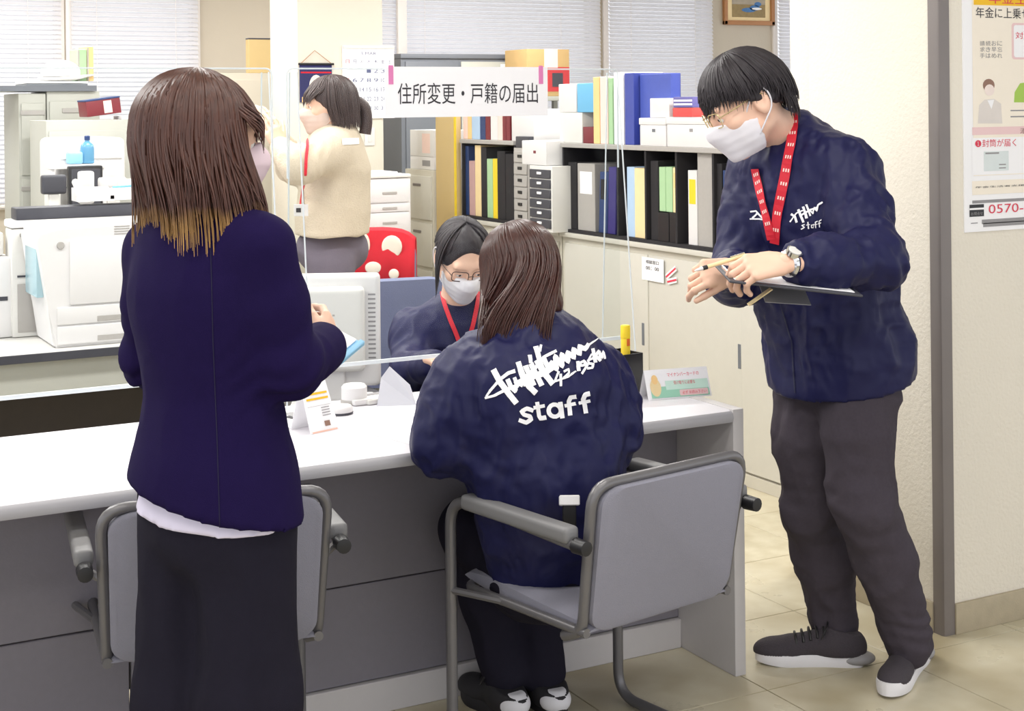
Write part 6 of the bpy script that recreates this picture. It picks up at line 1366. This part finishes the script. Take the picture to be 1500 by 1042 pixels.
# ------------------------------------------------------------------ the woman in the fleece
def woman_fleece():
    t = thing('person', 'woman in a beige fleece jacket reaching towards the white column at the back', 'person')
    J = vec(neck=(492, 196, 6.48), chest=(490, 245, 6.48), pel=(487, 365, 6.48), shL=(484, 222, 6.32), shR=(490, 220, 6.66), elL=(440, 243, 6.10), wrL=(410, 216, 6.22), elR=(432, 245, 6.50), wrR=(405, 202, 6.40))
    for e, q in (('L', 6.41), ('R', 6.56)): J['hip'+e] = at(486, 388, q); J['kn'+e] = at(486, 520, q); a_ = at(488, 660, q); a_.z = .09; J['an'+e] = a_
    c = at(482, 155, 6.44); R = frame(-RT0*.93-FW*.3-UP0*.04); sc = 1.0; lf = (J['shL']-J['shR']).normalized(); fwd = lf.cross(UP0).normalized()
    hl = hand(J['wrL'], -RT0*.4+UP0*.9, FW*.8-RT0*.4, -1, (.2, .3, .3, .4), .05, (.6, .4, .2), .95, .004); hr = hand(J['wrR'], -RT0*.3+UP0*.95, FW*.5-RT0*.6, 1, (.2, .3, .3, .4), .05, (.6, .4, .2), .95, .004)
    body_mesh(t, J, c, R, sc, [hl, hr]); pel, ch = J['pel'], J['chest']
    S = Sdf(); S.chain([(pel-Vector((0, 0, .06)), .185), (pel+Vector((0, 0, .06)), .185), (pel.lerp(ch, .5), .18), (ch, .18), (ch.lerp(J['neck'], .6), .13)], .06, (fwd, .8)); S.cone(J['shL'], J['shR'], .078, .078, .07); S.cone(J['neck']-Vector((0, 0, .04)), J['neck']+Vector((0, 0, .035)), .092, .072, .03); S.cut(pel-Vector((0, 0, -.065)), (0, 0, -1))
    for e in 'LR': S.group(.05).chain([(J['sh'+e], .082), (J['el'+e], .074), (J['wr'+e]-(J['wr'+e]-J['el'+e]).normalized()*.02, .052)], .03)
    V, F = S.mesh(.009); V = relax(V, F, 1); V = folds(V, F, .008, (9, 9, 5), 121)
    for e in 'LR': V = creases(V, F, J['el'+e], J['wr'+e]-J['sh'+e], .008, .05, .13)
    jk = surf('fleece_jacket', (V, F), M['fleece'], t); tree = bvh_of(V, F)
    strokes_on(tree, [([(504, 208), (522, 207)], 9)], M['paper'], 'sleeve_patch', jk, .003, 2); strokes_on(tree, [([(446, 218), (444, 262), (446, 345)], 1.6)], mat('fleece_zip', srgb(180,168,150), .6), 'zip', jk, .003, 3)
    S = Sdf(); S.ell(pel, (.16, .13, .12), None, .04)
    for e in 'LR': S.chain([(J['hip'+e], .1), (J['kn'+e], .08), (J['an'+e], .065)], .03)
    V, F = S.mesh(.01); V = folds(V, F, .007, (11, 11, 6), 131); surf('trousers', (V, F), M['jeans'], t)
    for e in 'LR': a_ = J['an'+e].copy(); a_.z = 0; shoe(t, a_-fwd*.07, a_+fwd*.17, M['shoeblack'], M['sole'], None, .09)
    HE = hair_mat('dark_hair', srgb(40,30,32), srgb(84,68,66), rough=.45); hb = scalp(t, c, R, sc, HE, 1.1, (.72, -.69), (.086, .05), .07, .004); x, y, z = R; dg = math.radians
    def ends(ph, k, rg): return c+(x*(math.sin(ph)*.085)+y*(math.cos(ph)*.1-.03)-z*(.075+.03*rg.random()))
    locks(hb, c, R, sc, HE, 520, (dg(68), dg(292)), ends, 92, (1.06, 1.15), .004, 'hair_locks', (3, 50), .35, 1., 14, 141)
    def bang(ph, k, rg): return c+x*(math.sin(ph)*.09)+y*(.112-.02*abs(math.sin(ph)))+z*(.02+rg.normal(0, .008))
    locks(hb, c, R, sc, HE, 160, (dg(-65), dg(65)), bang, 60, (1.08, 1.14), .0036, 'fringe', (3, 40), .3, 1., 12, 142)
    tubes('ponytail', [smooth_path([c-y*.105+z*.02, c-y*.15-z*.01, c-y*.16-z*.07, c-y*.15-z*.13], 5)], .026, HE, hb, 10)
    eyes(t, c, R, sc); face_mask(t, c, R, M['maskbeige'], sc, True, -.118, -.008)
    lanyard(t, tree, [[(452, 205), (449, 225), (446, 262), (442, 300)]], .012, marks=False)
    b = thing('name_badge', 'small white name badge hanging at the fleece woman\'s front', 'badge'); q = at(441, 308, 6.24); slab('card', q, RT0.copy(), UP0.copy(), .06, .05, .004, M['whitepl'], b); slab('print', q-FW*.003-RT0*.01, RT0.copy(), UP0.copy(), .02, .018, .001, M['ink'], b)
woman_fleece()
finalize()
